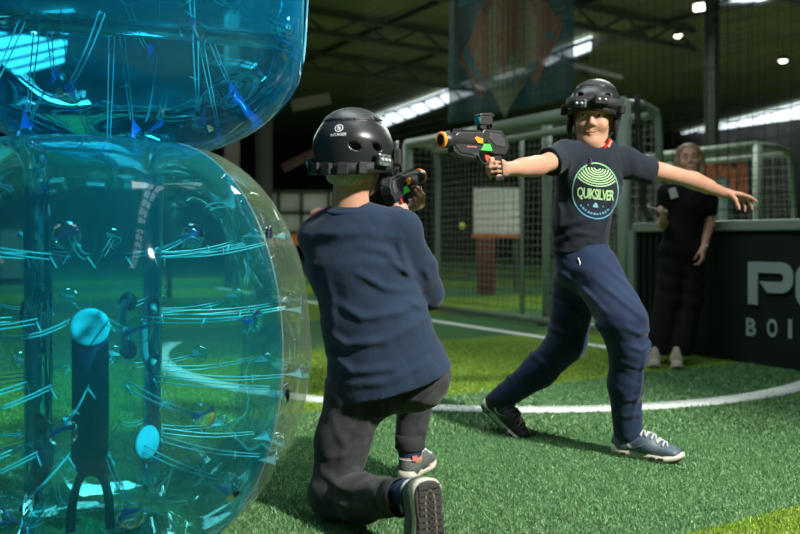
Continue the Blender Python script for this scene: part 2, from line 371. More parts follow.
SKIN = mat('skin', (.47, .245, .165), .5, spec=.3, var=(14, (.52, .285, .195)), sss=.12, bump=(300, .05)); SKIN_W = mat('skin_fair', (.52, .27, .19), .5, spec=.35, sss=.1)
LIP = mat('lips', (.42, .14, .11), .4); EYEW = mat('eye_white', (.5, .47, .43), .25); IRIS = mat('iris_brown', (.03, .015, .01), .15); BROWN_HAIR = mat('brow_hair', (.045, .028, .016), .7)
BLONDE = mat('blond_hair', (.30, .18, .08), .5, bump=(90, .8), var=(60, (.13, .08, .04))); FAIRHAIR = mat('fair_hair', (.27, .24, .15), .6, bump=(220, 1.), var=(150, (.38, .34, .22)))
NAVY = mat('navy_jersey', (.013, .025, .050), .9, spec=.15, sheen=.12, bump=(38, .45, .005), var=(9, (.017, .033, .064)))
NAVY_RIB = mat('navy_rib', (.016, .032, .066), .9, spec=.2, bump=(500, .4, .001))
TEE = mat('charcoal_tee', (.012, .017, .026), .9, spec=.15, sheen=.08, bump=(38, .45, .005), var=(8, (.016, .022, .032)))
TRACK = mat('track_navy', (.009, .020, .052), .75, spec=.18, sheen=.1, bump=(45, .5, .004), var=(6, (.013, .028, .066)))
CAMO = mat('grey_camo', (.040, .043, .046), .9, spec=.15, sheen=.1, bump=(40, .4, .004), var=(22, (.022, .024, .026))); CAMO_RIB = mat('grey_rib', (.024, .026, .026), .9, bump=(500, .5, .001))
BLACKCLOTH = mat('black_cloth', (.008, .008, .010), .9, spec=.15, bump=(60, .2)); SOCK = mat('sock_navy', (.015, .03, .085), .9); PINK = mat('sock_badge', (.62, .18, .16), .8)
SHELL = mat('helmet_black', (.016, .018, .019), .33, spec=.5, bump=(40, .03)); SHELL_TOP = mat('helmet_grey', (.032, .036, .038), .4); FOAM = mat('helmet_foam', (.006, .006, .006), .9)
STRAP = mat('black_webbing', (.010, .011, .011), .7, bump=(300, .4)); CLEAR = mat('sensor_lens', (.17, .20, .19), .15, spec=.8, var=(160, (.03, .035, .035))); WHITE = mat('white_print', (.62, .66, .66), .6)
RED = mat('red_plastic', (.62, .02, .02), .4); GUNM = mat('blaster_black', (.018, .019, .020), .42, bump=(120, .1)); GUNG = mat('blaster_grey', (.05, .052, .055), .38); ORANGE = mat('blaster_orange', (.95, .30, .02), .35); GREEN = mat('blaster_green', (.08, .75, .10), .35)  # orange and green blaster parts have a plain bright colour, no emission
TRIG = mat('trigger_red', (.75, .10, .06), .35); LENS = mat('sight_lens', (.02, .30, .36), .08, spec=1.)
SHOEB = mat('shoe_black', (.014, .016, .018), .55, bump=(90, .3)); SHOEBL = mat('shoe_blue', (.05, .085, .12), .5, bump=(90, .2), var=(18, (.09, .125, .155))); MIDS = mat('midsole', (.50, .50, .40), .6); OUTS = mat('outsole_dark', (.028, .027, .026), .7); LACEW = mat('lace_grey', (.42, .45, .46), .7); TAN = mat('sole_tan', (.32, .22, .13), .7); BEIGE = mat('shoe_beige', (.40, .35, .27), .8); MESHG = mat('shoe_mesh', (.10, .11, .10), .7, bump=(300, .8))
# ------------------------------------------------------------------ the hall
UD = unit(vec(-.538, .843, 0)); ND = unit(vec(.843, .538, 0)); GP = vec(1.80, 6.25, 0)      # along the end line (away), out of the pitch, near goal post
def E(t, n, z=0): return GP+UD*t+ND*n+vec(0, 0, z)
UPZ = vec(0, 0, 1)
SD = unit(vec(.875, .484, 0)); SM = vec(-SD[1], SD[0], 0)                                   # turf bands run along SD
BANDS = [-6, -2.45, -.44, 1.562, 3.578, 5.6, 7.6, 9.6, 11.6, 13.6, 15.6, 17.6, 60]
mb = MB(); idx = []
for i in range(len(BANDS)-1):
    a, b = BANDS[i], BANDS[i+1]
    q = [SD*-24+SM*a, SD*46+SM*a, SD*46+SM*b, SD*-24+SM*b]; mb.add(q, [(0, 1, 2, 3)]); idx.append((i+1) % 2)
fl = put('floor', mb.vf(), [M_DARK, M_LIGHT], smooth=False); struct(fl); fl['label'] = 'green artificial turf in darker and lighter bands'
for p, i in zip(fl.data.polygons, idx): p.material_index = 1 if i == 1 else 0
ARC_C, ARC_R = (.66, 6.42), 2.53
def on_arc(x, y): return abs(np.hypot(x-ARC_C[0], y-ARC_C[1])-ARC_R) < .065
v = []; n = 120
for i in range(n+1):
    a = math.radians(180+180*i/n)
    for r in (ARC_R-.065, ARC_R+.065):
        for z in (0, .006): v.append((ARC_C[0]+r*math.cos(a), ARC_C[1]+r*math.sin(a), z))
f = []
for i in range(n): f += [(4*i+1, 4*i+3, 4*i+7, 4*i+5), (4*i, 4*i+1, 4*i+5, 4*i+4), (4*i+2, 4*i+6, 4*i+7, 4*i+3)]
struct(put('floor_line_1', (v, f), M_LINE))
struct(put('floor_line_2', MB().bar(E(-.1, -.2, .003), E(9, -.2, .003), .11, .006).vf(), M_LINE, smooth=False))
# turf fibres: short leaning blades on the near part of the pitch
def fibres(n, y0, y1, wd, hgt):
    y = 1/(1/y0-rng.random(n)*(1/y0-1/y1)); x = (rng.random(n)*2-1)*(.58*y+.15)
    o = x*SM[0]+y*SM[1]; li = np.zeros(n, bool)
    for i in range(1, len(BANDS)-1, 2): li |= (o > BANDS[i-1]) & (o < BANDS[i])
    li = np.zeros(n, bool)
    for i in range(len(BANDS)-1):
        if (i+1) % 2 == 1: li |= (o >= BANDS[i]) & (o < BANDS[i+1])
    ln = np.abs(np.hypot(x-ARC_C[0], y-ARC_C[1])-ARC_R) < .065
    a = rng.random(n)*2*np.pi; lean = rng.random(n)*1.1+.15; b = rng.random(n)*2*np.pi; h = hgt*(.6+.6*rng.random(n))
    base = np.stack([x, y, np.zeros(n)], 1); wv = np.stack([np.cos(a), np.sin(a), np.zeros(n)], 1)*wd/2*(.7+.6*rng.random(n))[:, None]
    tip = base+np.stack([np.cos(b)*np.sin(lean), np.sin(b)*np.sin(lean), np.cos(lean)], 1)*h[:, None]
    V = np.stack([base-wv, base+wv, tip], 1).reshape(-1, 3)
    s = .45+.7*rng.random(n)+1.2*rng.random(n)**6; cdk = vec(.135, .275, .110); clt = vec(.20, .33, .034); clr = np.where(li[:, None], clt, cdk)*s[:, None]
    clr[:, 0] += .02*rng.random(n)**3; clr[ln] = vec(.66, .70, .66)*(.8+.3*rng.random(ln.sum()))[:, None]
    return V, np.repeat(clr, 3, 0)
A = [fibres(250000, 1.75, 3.4, .0030, .0125), fibres(130000, 3.4, 6.5, .0055, .016)]
V = np.concatenate([a[0] for a in A]); C = np.concatenate([a[1] for a in A])
g = put('turf_fibres', (V, np.arange(len(V)).reshape(-1, 3)), blade_mat(), fl, smooth=False)
at = g.data.color_attributes.new('fibre', 'FLOAT_COLOR', 'POINT'); at.data.foreach_set('color', np.concatenate([C, np.ones((len(C), 1))], 1).astype(np.float32).ravel())
g['kind'] = 'stuff'
# shell
H = 5.6
ce = MB(); ce.box((4, 25, H+.1), (90, 80, .2)); struct(put('ceiling', ce.vf(), CEIL, smooth=False))
bw = MB(); bw.box(E(20, 24, 2.8)+ND*0, (.3, 80, 5.6), (ND, UD, UPZ)); struct(put('wall_right', bw.vf(), WALL, smooth=False))
bw = MB(); bw.box(E(34, 0, 2.8), (70, .3, 5.6), (ND, UD, UPZ)); struct(put('wall_back', bw.vf(), WALL, smooth=False))
bw = MB(); bw.box(E(15, -17, 2.8), (.3, 60, 5.6), (ND, UD, UPZ)); struct(put('wall_left', bw.vf(), WALL, smooth=False))
def CP(px, py, z=H-.12): Y = F*(z-CZ)/(HY-py); return P(px, py, Y)
def skylight(i, quad, nbar, m):
    q = [CP(*p) for p in quad]; o = struct(put('window_%d' % i, MB().add([p for p in q]+[p+UPZ*.05 for p in q], [(0, 1, 2, 3), (7, 6, 5, 4), (0, 4, 5, 1), (1, 5, 6, 2), (2, 6, 7, 3), (3, 7, 4, 0)]).vf(), m, smooth=False))
    b = MB()
    for k in range(nbar+1):
        t = k/nbar; b.bar(q[0]+(q[1]-q[0])*t-UPZ*.03, q[3]+(q[2]-q[3])*t-UPZ*.03, .05, .06)
    b.bar(q[0]-UPZ*.03, q[1]-UPZ*.03, .1, .06); b.bar(q[3]-UPZ*.03, q[2]-UPZ*.03, .1, .06)
    put('glazing_bar', b.vf(), BARM, o, smooth=False)
skylight(1, [(370, 119), (592, 38), (592, 50), (385, 127)], 12, SKY)
skylight(2, [(636, 146), (812, 101), (812, 117), (636, 156)], 12, SKY)
skylight(3, [(-60, 96), (-30, 20), (74, 12), (66, 62)], 5, SKYB)
skylight(4, [(712, 2), (800, -22), (850, -22), (762, 2)], 3, SKY)
def strip_light(i, a, b, wd):
    a = np.array(a, float); b = np.array(b, float); r, f_, u_ = frame_from(b-a)
    q = [a-r*wd/2, b-r*wd/2, b+r*wd/2, a+r*wd/2]; o = struct(put('window_%d' % i, MB().add(q, [(0, 1, 2, 3)]).vf(), SKYB, smooth=False))
    k = MB()
    for t in np.linspace(0, 1, 15): k.bar(q[0]+(q[1]-q[0])*t-UPZ*.04, q[3]+(q[2]-q[3])*t-UPZ*.04, .12, .06)
    k.bar((q[0]+q[3])/2-UPZ*.05, (q[1]+q[2])/2-UPZ*.05, .08, .06); put('glazing_bar', k.vf(), BARM, o, smooth=False)
strip_light(5, (-3.4, -6, H-.1), (-6.5, 3, H-.1), .9); strip_light(6, (4.6, -5.5, H-.1), (1.5, 3.5, H-.1), .9)
# steel roof frame
for k in range(7):
    c = MB(); a = E(-6+3.2*k, -14, H-.5); b = E(-6+3.2*k, 10, H-.5)
    c.bar(a, b, .12, .12); c.bar(a+UPZ*.4, b+UPZ*.4, .1, .1)
    for t in np.linspace(0, 1, 17)[:-1]:
        p = a+(b-a)*t; q = a+(b-a)*(t+1/32); e = a+(b-a)*(t+1/16); c.bar(p, q+UPZ*.4, .05, .05, UD); c.bar(q+UPZ*.4, e, .05, .05, UD)
    struct(put('ceiling_beam_%d' % (k+1), c.vf(), DARKSTEEL, smooth=False))
for k, n in enumerate(np.linspace(-11, 9, 9)):
    struct(put('ceiling_beam_%d' % (k+8), MB().bar(E(-8, n, H-.06), E(15, n, H-.06), .09, .12).vf(), DARKSTEEL, smooth=False))
def column(name, px, Y, wd, m):
    p = P(px, 0, Y); c = MB().box((p[0], p[1], H/2), (wd*.35, wd, H-.02), (UD, ND, UPZ)); c.box((p[0]-UD[0]*wd/2, p[1]-UD[1]*wd/2, H/2), (.03, wd, H-.02), (UD, ND, UPZ)); c.box((p[0]+UD[0]*wd/2, p[1]+UD[1]*wd/2, H/2), (.03, wd, H-.02), (UD, ND, UPZ))
    struct(put(name, c.vf(), m, smooth=False))
PALE = mat('pale_steel', (.085, .08, .072), .7)
column('column_1', 264, 11.0, .17, PALE); column('column_2', 712, 11.5, .13, mat('green_steel', (.035, .042, .034), .7)); column('column_3', 232, 14, .2, PALE)
br = MB(); br.bar(P(283, 168, 12.5), P(352, 134, 12.5), .09, .12); br = put('steel_brace', br.vf(), mat('rust_steel', (.11, .05, .035), .7), smooth=False); struct(br); br.name = 'beam_1'
br = put('beam_2', MB().bar(P(292, 106, 13), P(330, 98, 13), .16, .16).vf(), mat('ochre_steel', (.10, .095, .06), .7), smooth=False); struct(br)
br = put('beam_3', MB().bar(P(560, 62, 12), P(622, 78, 12), .06, .06).vf(), PALE, smooth=False); struct(br)
# lamps under the roof
LAMP = mat('lamp_glow', (1, .95, .82), .4, emit=9)
def lamp(px, py, size, label):
    p = CP(px, py, H-.55); t = thing('ceiling_lamp', p, label, 'lamp', 'lamps under the dark roof')
    put('lamp_shade', MB().lathe([(.03, .12), (size*.7, .10), (size, .0), (size*.94, 0), (size*.64, .09), (0, .10)], p, UPZ, 16).vf(), DARKSTEEL, t)
    put('bulb', MB().ball(p+UPZ*.02, (size*.72, size*.72, .06), 12).vf(), LAMP, t); put('cord', MB().tube([p+UPZ*.1, p+UPZ*.55], .008, 6).vf(), DARKSTEEL, t)
lamp(678, 36, .11, 'small round lamp under the dark roof above the crossbar corner'); lamp(783, 61, .13, 'small round lamp under the dark roof over the big letters')
tl = thing('strip_lamp', CP(705, 8, H-.5), 'long bright tube lamp under the roof near the top edge', 'lamp')
a, b = CP(694, 8, H-.5), CP(718, 5, H-.5); put('tube', MB().tube([a, b], .06, 10).vf(), LAMP, tl); put('housing', MB().bar(a+UPZ*.09, b+UPZ*.09, .16, .06).vf(), DARKSTEEL, tl, smooth=False)
# ------------------------------------------------------------------ goals
def rnd_net(mb, a, b, c, d, nu, nv, r, sag=0.):
    """twine grid on the quad a-b-c-d (ab along u, ad along v)"""
    pt = lambda u, v: (np.asarray(a)*(1-u)+np.asarray(b)*u)*(1-v)+(np.asarray(d)*(1-u)+np.asarray(c)*u)*v
    for i in range(nu+1): mb.tube([pt(i/nu, v) for v in np.linspace(0, 1, 5)], r, 3, caps=False)
    for j in range(nv+1): mb.tube([pt(u, j/nv)-UPZ*sag*math.sin(u*math.pi*3+j)**2 for u in np.linspace(0, 1, 13)], r, 3, caps=False)
def goal(label, o, du, dn, wd, hg, dtop, dbot, r, cell, grp=None):
    t = thing('football_goal', o, label, 'goal', grp); o = np.asarray(o, float); W = o+du*wd; z = UPZ*hg
    put('crossbar', MB().tube([o+z, W+z], r, 12).vf(), STEEL, t)
    for q in (o, W): put('post', MB().tube([q, q+z], r, 12).vf(), STEEL, t)
    for q in (o, W):
        put('side_frame', MB().tube(spline([q+z, q+z+dn*dtop*.6, q+z+dn*dtop*.92-UPZ*.07, q+z+dn*dtop-UPZ*.25], 5)+[q+dn*(dtop*.5+dbot*.5)+UPZ*hg*.4, q+dn*dbot+UPZ*r], r*.62, 8).vf(), STEEL, t)
        put('ground_bar', MB().tube([q+UPZ*r, q+dn*dbot+UPZ*r], r*.62, 8).vf(), STEEL, t)
    put('rear_bar', MB().tube([o+dn*dtop*.9+z-UPZ*.06, W+dn*dtop*.9+z-UPZ*.06], r*.6, 8).vf(), STEEL, t)
    put('base_bar', MB().tube([o+dn*dbot+UPZ*r, W+dn*dbot+UPZ*r], r*.62, 8).vf(), STEEL, t)
    m = MB(); nu = int(wd/cell); nv = int(hg/cell); A0 = o+dn*dtop+z-UPZ*.08; B0 = W+dn*dtop+z-UPZ*.08
    rnd_net(m, A0, B0, W+dn*(dbot-.04)+UPZ*.02, o+dn*(dbot-.04)+UPZ*.02, nu, nv, .0036, .012)
    for q in (o, W): rnd_net(m, q+z, q+z+dn*dtop, q+dn*dbot, q, max(3, int(dbot/cell)), nv, .003, .008)
    rnd_net(m, o+z, W+z, B0, A0, nu, max(3, int(dtop/cell)), .0026, .01)
    put('net', m.vf(), WHITENET, t, smooth=False); return t
g1 = goal('pale green football goal with a white net behind the striding player', E(0, 0), UD, ND, 3.18, 1.95, .42, .42, .055, .075)
def t_at(px, n): k = (px-CX)/F; g = GP+ND*n; return (k*g[1]-g[0])/(UD[0]-k*UD[1])
g2 = goal('second football goal standing beyond the pitch boards with orange bibs behind', P(757, 225, 9.0)*vec(1, 1, 0)+vec(0, 0, 0), UD, ND, 3., 1.95, .7, .9, .05, .12)
up = thing('net_upright', E(t_at(547, .58), .58), 'grey steel upright standing behind the goal net', 'post'); put('pole', MB().tube([E(t_at(547, .58), .58, 0), E(t_at(547, .58), .58, 2.0)], .05, 10).vf(), STEEL, up); put('base_plate', MB().box(E(t_at(547, .58), .58, .01), (.2, .2, .02)).vf(), STEEL, up, smooth=False)
up = thing('net_upright', E(t_at(522, .58), .58), 'slim steel upright behind the middle of the goal net', 'post'); put('pole', MB().tube([E(t_at(522, .58), .58, 0), E(t_at(522, .58), .58, 1.9)], .022, 8).vf(), STEEL, up); put('base_plate', MB().box(E(t_at(522, .58), .58, .01), (.12, .12, .02)).vf(), STEEL, up, smooth=False)
# ball-stop net above the boards and behind the goal
n = MB(); rnd_net(n, E(-3.2, .16, .98), E(-.35, .16, .98), E(-.35, .16, 5), E(-3.2, .16, 5), 30, 42, .0024)
tag(put('ball_net', n.vf(), BLACKNET, smooth=False), 'black ball-stop net rising from the pitch boards', 'net')
n = MB(); rnd_net(n, E(-.3, 1.35, .02), E(6.5, 1.35, .02), E(6.5, 1.35, 5), E(-.3, 1.35, 5), 68, 50, .0028)
tag(put('ball_net', n.vf(), BLACKNET, smooth=False), 'black ball-stop net hanging behind the goal below the banner', 'net')
# dark strap hanging down the near goal post
tag(put('hanging_strap', MB().strip(spline([E(-.13, -.0, 2.0), E(-.15, 0, 1.6), E(-.2, 0, 1.35), E(-.17, .02, 1.15), E(-.25, .02, 1.0)], 5), UD, .045, .02).vf(), STRAP), 'twisted black strap hanging beside the goal post', 'strap')
# ------------------------------------------------------------------ pitch boards
BOARD = mat('board_green_black', (.008, .014, .011), .6, spec=.25, bump=(8, .05)); RAIL = mat('board_rail', (.20, .25, .21), .5); LETTER = mat('board_letter', (.26, .33, .33), .6)
HB = .93
b1 = thing('pitch_board', E(-2.2, .05), 'dark pitch board with big pale lettering behind the woman', 'board')
put('panel', MB().box(E(-2.28, .05, HB/2), (3.72, .06, HB), (UD, ND, UPZ)).vf(), BOARD, b1, smooth=False)
put('top_rail', MB().box(E(-2.28, .05, HB+.02), (3.72, .13, .075), (UD, ND, UPZ)).vf(), RAIL, b1, smooth=False, bevel=.012)
b2 = thing('pitch_board', E(-.26, .05), 'narrow ribbed dark board between the goal post and the lettered board', 'board')
c = MB().box(E(-.25, .06, HB/2), (.30, .04, HB), (UD, ND, UPZ))
for k in range(5): c.box(E(-.13-.06*k, .03, HB/2), (.025, .03, HB-.04), (UD, ND, UPZ))
put('panel', c.vf(), BOARD, b2, smooth=False); put('top_rail', MB().box(E(-.25, .05, HB+.02), (.32, .13, .075), (UD, ND, UPZ)).vf(), RAIL, b2, smooth=False, bevel=.012)
put('corner_post', MB().box(E(-.085, .04, HB/2), (.06, .12, HB), (UD, ND, UPZ)).vf(), RAIL, b2, smooth=False)
RX = -UD                                                            # reading direction along the board
def board_t(px): k = (px-CX)/F; return (k*GP[1]-GP[0])/(UD[0]-k*UD[1])
def board_pt(px, py): t = board_t(px); q = E(t, 0); q = E(t, .02); return t, CZ-(py-HY)/F*q[1]
tL, zT = board_pt(748, 261.5); tR, _ = board_pt(793, 262); _, zB = board_pt(747, 304); wP = tL-tR; hP = zT-zB
def letter(poly, name):
    m = MB(); m.prism(poly, E(tL, .012, zB), RX, UPZ, -ND, 0, .014); put(name, m.vf(), LETTER, b1, smooth=False)
def rounded(x0, y0, x1, y1, r, n=6, corners='tr br'):
    out = []
    for (cx, cy, a0, k) in ((x1-r, y0+r, -90, 'br'), (x1-r, y1-r, 0, 'tr'), (x0+r, y1-r, 90, 'tl'), (x0+r, y0+r, 180, 'bl')):
        if k in corners: out += [(cx+r*math.cos(math.radians(a0+90*i/n)), cy+r*math.sin(math.radians(a0+90*i/n))) for i in range(n+1)]
        else: out.append({'br': (x1, y0), 'tr': (x1, y1), 'tl': (x0, y1), 'bl': (x0, y0)}[k])
    return out
# capital P drawn as a bent bar: stem, top bar, bowl, slanted tail
sw = wP*.22; bh = hP*.25; yb = hP*.30
outer = rounded(0, yb, wP, hP, hP*.30, 8)[:]
bowl_o = [p for p in outer if p[0] > wP*.5]; x_in = wP-wP*.20
inner = [p for p in rounded(sw, yb+bh, x_in, hP-bh, hP*.10, 6) if p[0] > wP*.5]
poly = [(wP*.44, yb)]+bowl_o+[(0, hP), (0, 0), (sw, 0), (sw, hP-bh)]+inner[::-1]+[(wP*.26, yb+bh)]
letter(poly, 'letter')
oo = rounded(wP*1.06, 0, wP*2.1, hP, hP*.3, 8, 'br tr tl bl'); oi = rounded(wP*1.06+sw, bh, wP*2.1-sw, hP-bh, hP*.14, 8, 'br tr tl bl')
m = MB(); k = len(oo); vv = [E(tL, h, zB)+RX*x+UPZ*y for h in (-.002, .012) for ring in (oo, oi) for x, y in ring]
m.add(vv, [q for i in range(k) for q in ((i, (i+1) % k, k+(i+1) % k, k+i), (i, (i+1) % k, 2*k+(i+1) % k, 2*k+i), (k+i, k+(i+1) % k, 3*k+(i+1) % k, 3*k+i))])
put('letter', m.vf(), LETTER, b1, smooth=False)
for ch, px in (('B', 750), ('O', 771), ('I', 789)):
    t0, zt = board_pt(px, 318+(px-750)*.03); _, zb = board_pt(px, 336+(px-750)*.06)
    tv, tf = text2d(ch, (zt-zb)/.70, bold=.006); xs = [x for x, y in tv]; yy = [y for x, y in tv]; sc_ = (zt-zb)/(max(yy)-min(yy)); wx = .075 if ch != 'I' else .028; sx = wx/(max(xs)-min(xs)); mx = (max(xs)+min(xs))/2
    put('letter', ([E(t0, .012, zb)+RX*(x-mx)*sx+UPZ*(y-min(yy))*sc_ for x, y in tv], tf), LETTER, b1, smooth=False)
# ------------------------------------------------------------------ banner hung from the roof
CLOTH = mat('banner_cloth', (.022, .11, .13), .8, alpha=.62, bump=(3, .3)); TURQ = mat('banner_turquoise', (.025, .26, .31), .8, alpha=.62); ORNG = mat('banner_orange', (.36, .15, .075), .8, alpha=.62); PALEG = mat('banner_pale', (.34, .38, .22), .8, alpha=.62); RIM = mat('banner_rim', (.18, .09, .06), .8, alpha=.62)
BW, BZ0, BZ1 = 2.44, 2.50, 5.0; bo = E(2.05, 1.75)+ND*0
bl = np.array([.707, 11.0, 0]); br_ = bl-UD*BW; bt = thing('banner', (bl+br_)/2+UPZ*BZ0, 'large teal cloth banner with an abstract orange and pale green pattern', 'banner')
def wav(u, z): return -ND*(.03*math.sin(u*5.2+z*.7)+.015*math.sin(u*11))
cv = []; cf = []; nu, nz = 24, 20
for i in range(nu+1):
    for j in range(nz+1): u = i/nu*BW; z = BZ0+(BZ1-BZ0)*j/nz; cv.append(bl-UD*u+UPZ*z+wav(u, z))
for i in range(nu):
    for j in range(nz): cf.append((i*(nz+1)+j, (i+1)*(nz+1)+j, (i+1)*(nz+1)+j+1, i*(nz+1)+j+1))
sol = put('cloth', (cv, cf), CLOTH, bt); sm_ = sol.modifiers.new('solid', 'SOLIDIFY'); sm_.thickness = .003
put('hanging_bar', MB().tube([bl+UPZ*5.02, br_+UPZ*5.02], .03, 8).vf(), DARKSTEEL, bt)
for q in (bl, br_): put('cord', MB().tube([q+UPZ*5.02, q+UPZ*(H-.02)], .008, 5).vf(), DARKSTEEL, bt)
def onban(name, vf2, m):
    v2, f2 = vf2; put(name, ([bl-UD*x+UPZ*(BZ0+y)+wav(x, BZ0+y)-ND*.006 for x, y in v2], f2), m, bt)
def diamond(cx, cy, w_, h_, n=8):
    v, f = grid2d(-1, 1, -1, 1, n); return [(cx+(a-b)*.5*w_, cy+(a+b)*.5*h_) for a, b in v], f
onban('ring', arc2d(1.22, 1.42, 1.12, 0, 360, .05, 64), RIM)
onban('swirl', arc2d(1.22, 1.5, .86, 95, 175, .34, 24), TURQ); onban('swirl', arc2d(1.22, 1.5, .86, 5, 85, .34, 24), TURQ); onban('swirl', arc2d(1.22, 1.3, .95, 200, 330, .14, 30), TURQ)
onban('orange_patch', diamond(1.22, 1.72, .5, 1.3), ORNG); onban('orange_patch', diamond(.72, .85, .52, .62), ORNG); onban('orange_patch', diamond(1.75, .85, .52, .62), ORNG); onban('green_patch', diamond(1.24, .86, .72, .95), PALEG)
# ------------------------------------------------------------------ far things behind the nets
PANEL = mat('white_panel', (.68, .67, .68), .7); ORB = mat('orange_band', (.75, .20, .03), .6); REDB = mat('dull_red', (.12, .016, .014), .6)
def panel(x0, y0, x1, y1, Y, label, frames, band=None, m=PANEL):
    a, b = P(x0, y1, Y), P(x1, y0, Y); c = (a+b)/2; t = thing('wall_panel', (c[0], Y, a[2]), label, 'panel')
    put('sheet', MB().box((c[0], Y, c[2]), (b[0]-a[0], .05, b[2]-a[2])).vf(), m, t, smooth=False)
    k = MB()
    for u in frames[0]: k.box((a[0]+(b[0]-a[0])*u, Y-.05, c[2]), (.05, .05, b[2]-a[2]))
    for u in frames[1]: k.box((c[0], Y-.05, a[2]+(b[2]-a[2])*u), (b[0]-a[0], .05, .05))
    if k.v: put('frame', k.vf(), DARKSTEEL, t, smooth=False)
    if band: put('band', MB().box((c[0], Y-.05, a[2]-.09), (b[0]-a[0], .06, .17)).vf(), ORB, t, smooth=False)
    put('stand', MB().box((a[0]+.1, Y, a[2]/2), (.06, .06, a[2])).box((b[0]-.1, Y, a[2]/2), (.06, .06, a[2])).vf(), DARKSTEEL, t, smooth=False)
    return t
panel(272, 192, 332, 234, 12.2, 'white panel with orange band seen between the bubble ball and the kneeling player', ((.12, .5, .95), (.02, .5, 1)), True)
panel(474, 188, 522, 234, 13.0, 'white panel with thin orange band seen through the goal net', ((), ()), None)
ob = MB().box(P(497, 236, 12.9), (.85, .05, .035)); tag(put('orange_rail', ob.vf(), ORB, smooth=False), 'thin orange rail below the white panel behind the goal', 'rail')
for o in [x for x in bpy.data.objects if x.name.startswith('orange_rail')]: pass
panel(-30, 226, 44, 286, 10.5, 'large white board seen through the lower bubble ball', ((.4, .8), (.1, 1)), None)
panel(140, 205, 176, 262, 11.5, 'dark notice board seen through the lower bubble ball', ((0, 1), (0, 1)), None, WALL)
def red_box():
    c = P(486, 266, 12.2); t = thing('red_cabinet', (c[0], c[1], 0), 'red cabinet with a pale round badge standing behind the goal', 'cabinet')
    h = P(486, 238, 12.2)[2]; put('body', MB().box((c[0], c[1], h/2), (.26, .3, h)).vf(), REDB, t, smooth=False, bevel=.02); put('badge', MB().lathe([(0, .012), (.045, .012), (.05, 0)], (c[0], c[1]-.15, h*.62), (0, -1, 0), 14).vf(), PANEL, t)
    put('door', MB().box((c[0], c[1]-.155, h*.42), (.20, .02, h*.6)).vf(), REDB, t, smooth=False, bevel=.006)
red_box()
yb_ = P(462, 226, 12.4); tag(put('yellow_ball', MB().ball(yb_, .055, 14).vf(), mat('yellow_felt', (.45, .50, .08), .8)), 'small yellow ball caught in the net behind the goal', 'ball')
rs = MB(); c = P(322, 216, 10.6); rs.ball(c, (.13, .10, .1), 12); rs.box(c-UPZ*(c[2]/2+.02), (.07, .07, c[2]-.06))
t = thing('red_stool', (c[0], c[1], 0), 'round red stool beyond the kneeling player near the white panel', 'stool'); put('seat', MB().ball(c, (.17, .15, .11), 14).vf(), RED, t); put('leg', MB().tube([(c[0], c[1], 0), c], .035, 8).vf(), DARKSTEEL, t)
# bibs on a rail beyond the second goal
c = P(725, 152, 11.2); a = P(698, 152, 11.2); b = P(757, 152, 11.2)
t = thing('clothes_rail', (c[0], c[1], 0), 'dark clothes rail carrying orange bibs beyond the second goal', 'rail')
put('rail', MB().tube([a, b], .02, 8).vf(), DARKSTEEL, t)
for q in (a, b): put('leg', MB().tube([q*vec(1, 1, 0), q], .02, 8).vf(), DARKSTEEL, t)
BIB = mat('orange_bib', (.34, .085, .025), .8)
def bib(px, w_, h_, m, label, name, grp, y0=152):
    p = P(px, y0, 11.2 if 'bib' in name else 11.05)-UPZ*.02; v = []; nx_, nz_ = 6, 8
    for s_ in (1, -1):
        for i in range(nx_+1):
            for j in range(nz_+1):
                x = (i/nx_-.5)*w_*(1-.45*max(0, 1-j/2.)*abs(i/nx_-.5)*2); v.append(p+vec(x, -s_*(.02+.02*math.cos(i*1.7+j*.3)), -h_*j/nz_))
    k = (nx_+1)*(nz_+1); f = [(s_*k+i*(nz_+1)+j, s_*k+(i+1)*(nz_+1)+j, s_*k+(i+1)*(nz_+1)+j+1, s_*k+i*(nz_+1)+j+1) for s_ in (0, 1) for i in range(nx_) for j in range(nz_)]
    f += [(i*(nz_+1), (i+1)*(nz_+1), k+(i+1)*(nz_+1), k+i*(nz_+1)) for i in range(nx_)]
    o = put(name, (v, f), m); tag(o, label, 'bib' if 'bib' in name else 'towel', grp)
bib(709, .16, .5, BIB, 'orange bib hanging next to the blond woman', 'training_bib', 'orange bibs on the rail', 158); bib(726, .24, .42, BIB, 'orange bib hanging above the pale blue towel', 'training_bib', 'orange bibs on the rail', 162); bib(742, .12, .5, BIB, 'narrow orange bib hanging next to the second goal post', 'training_bib', 'orange bibs on the rail', 160)
bib(722, .16, .72, mat('pale_towel', (.20, .27, .29), .8), 'pale blue towel hanging below the middle orange bib', 'pale_towel', None, 175)
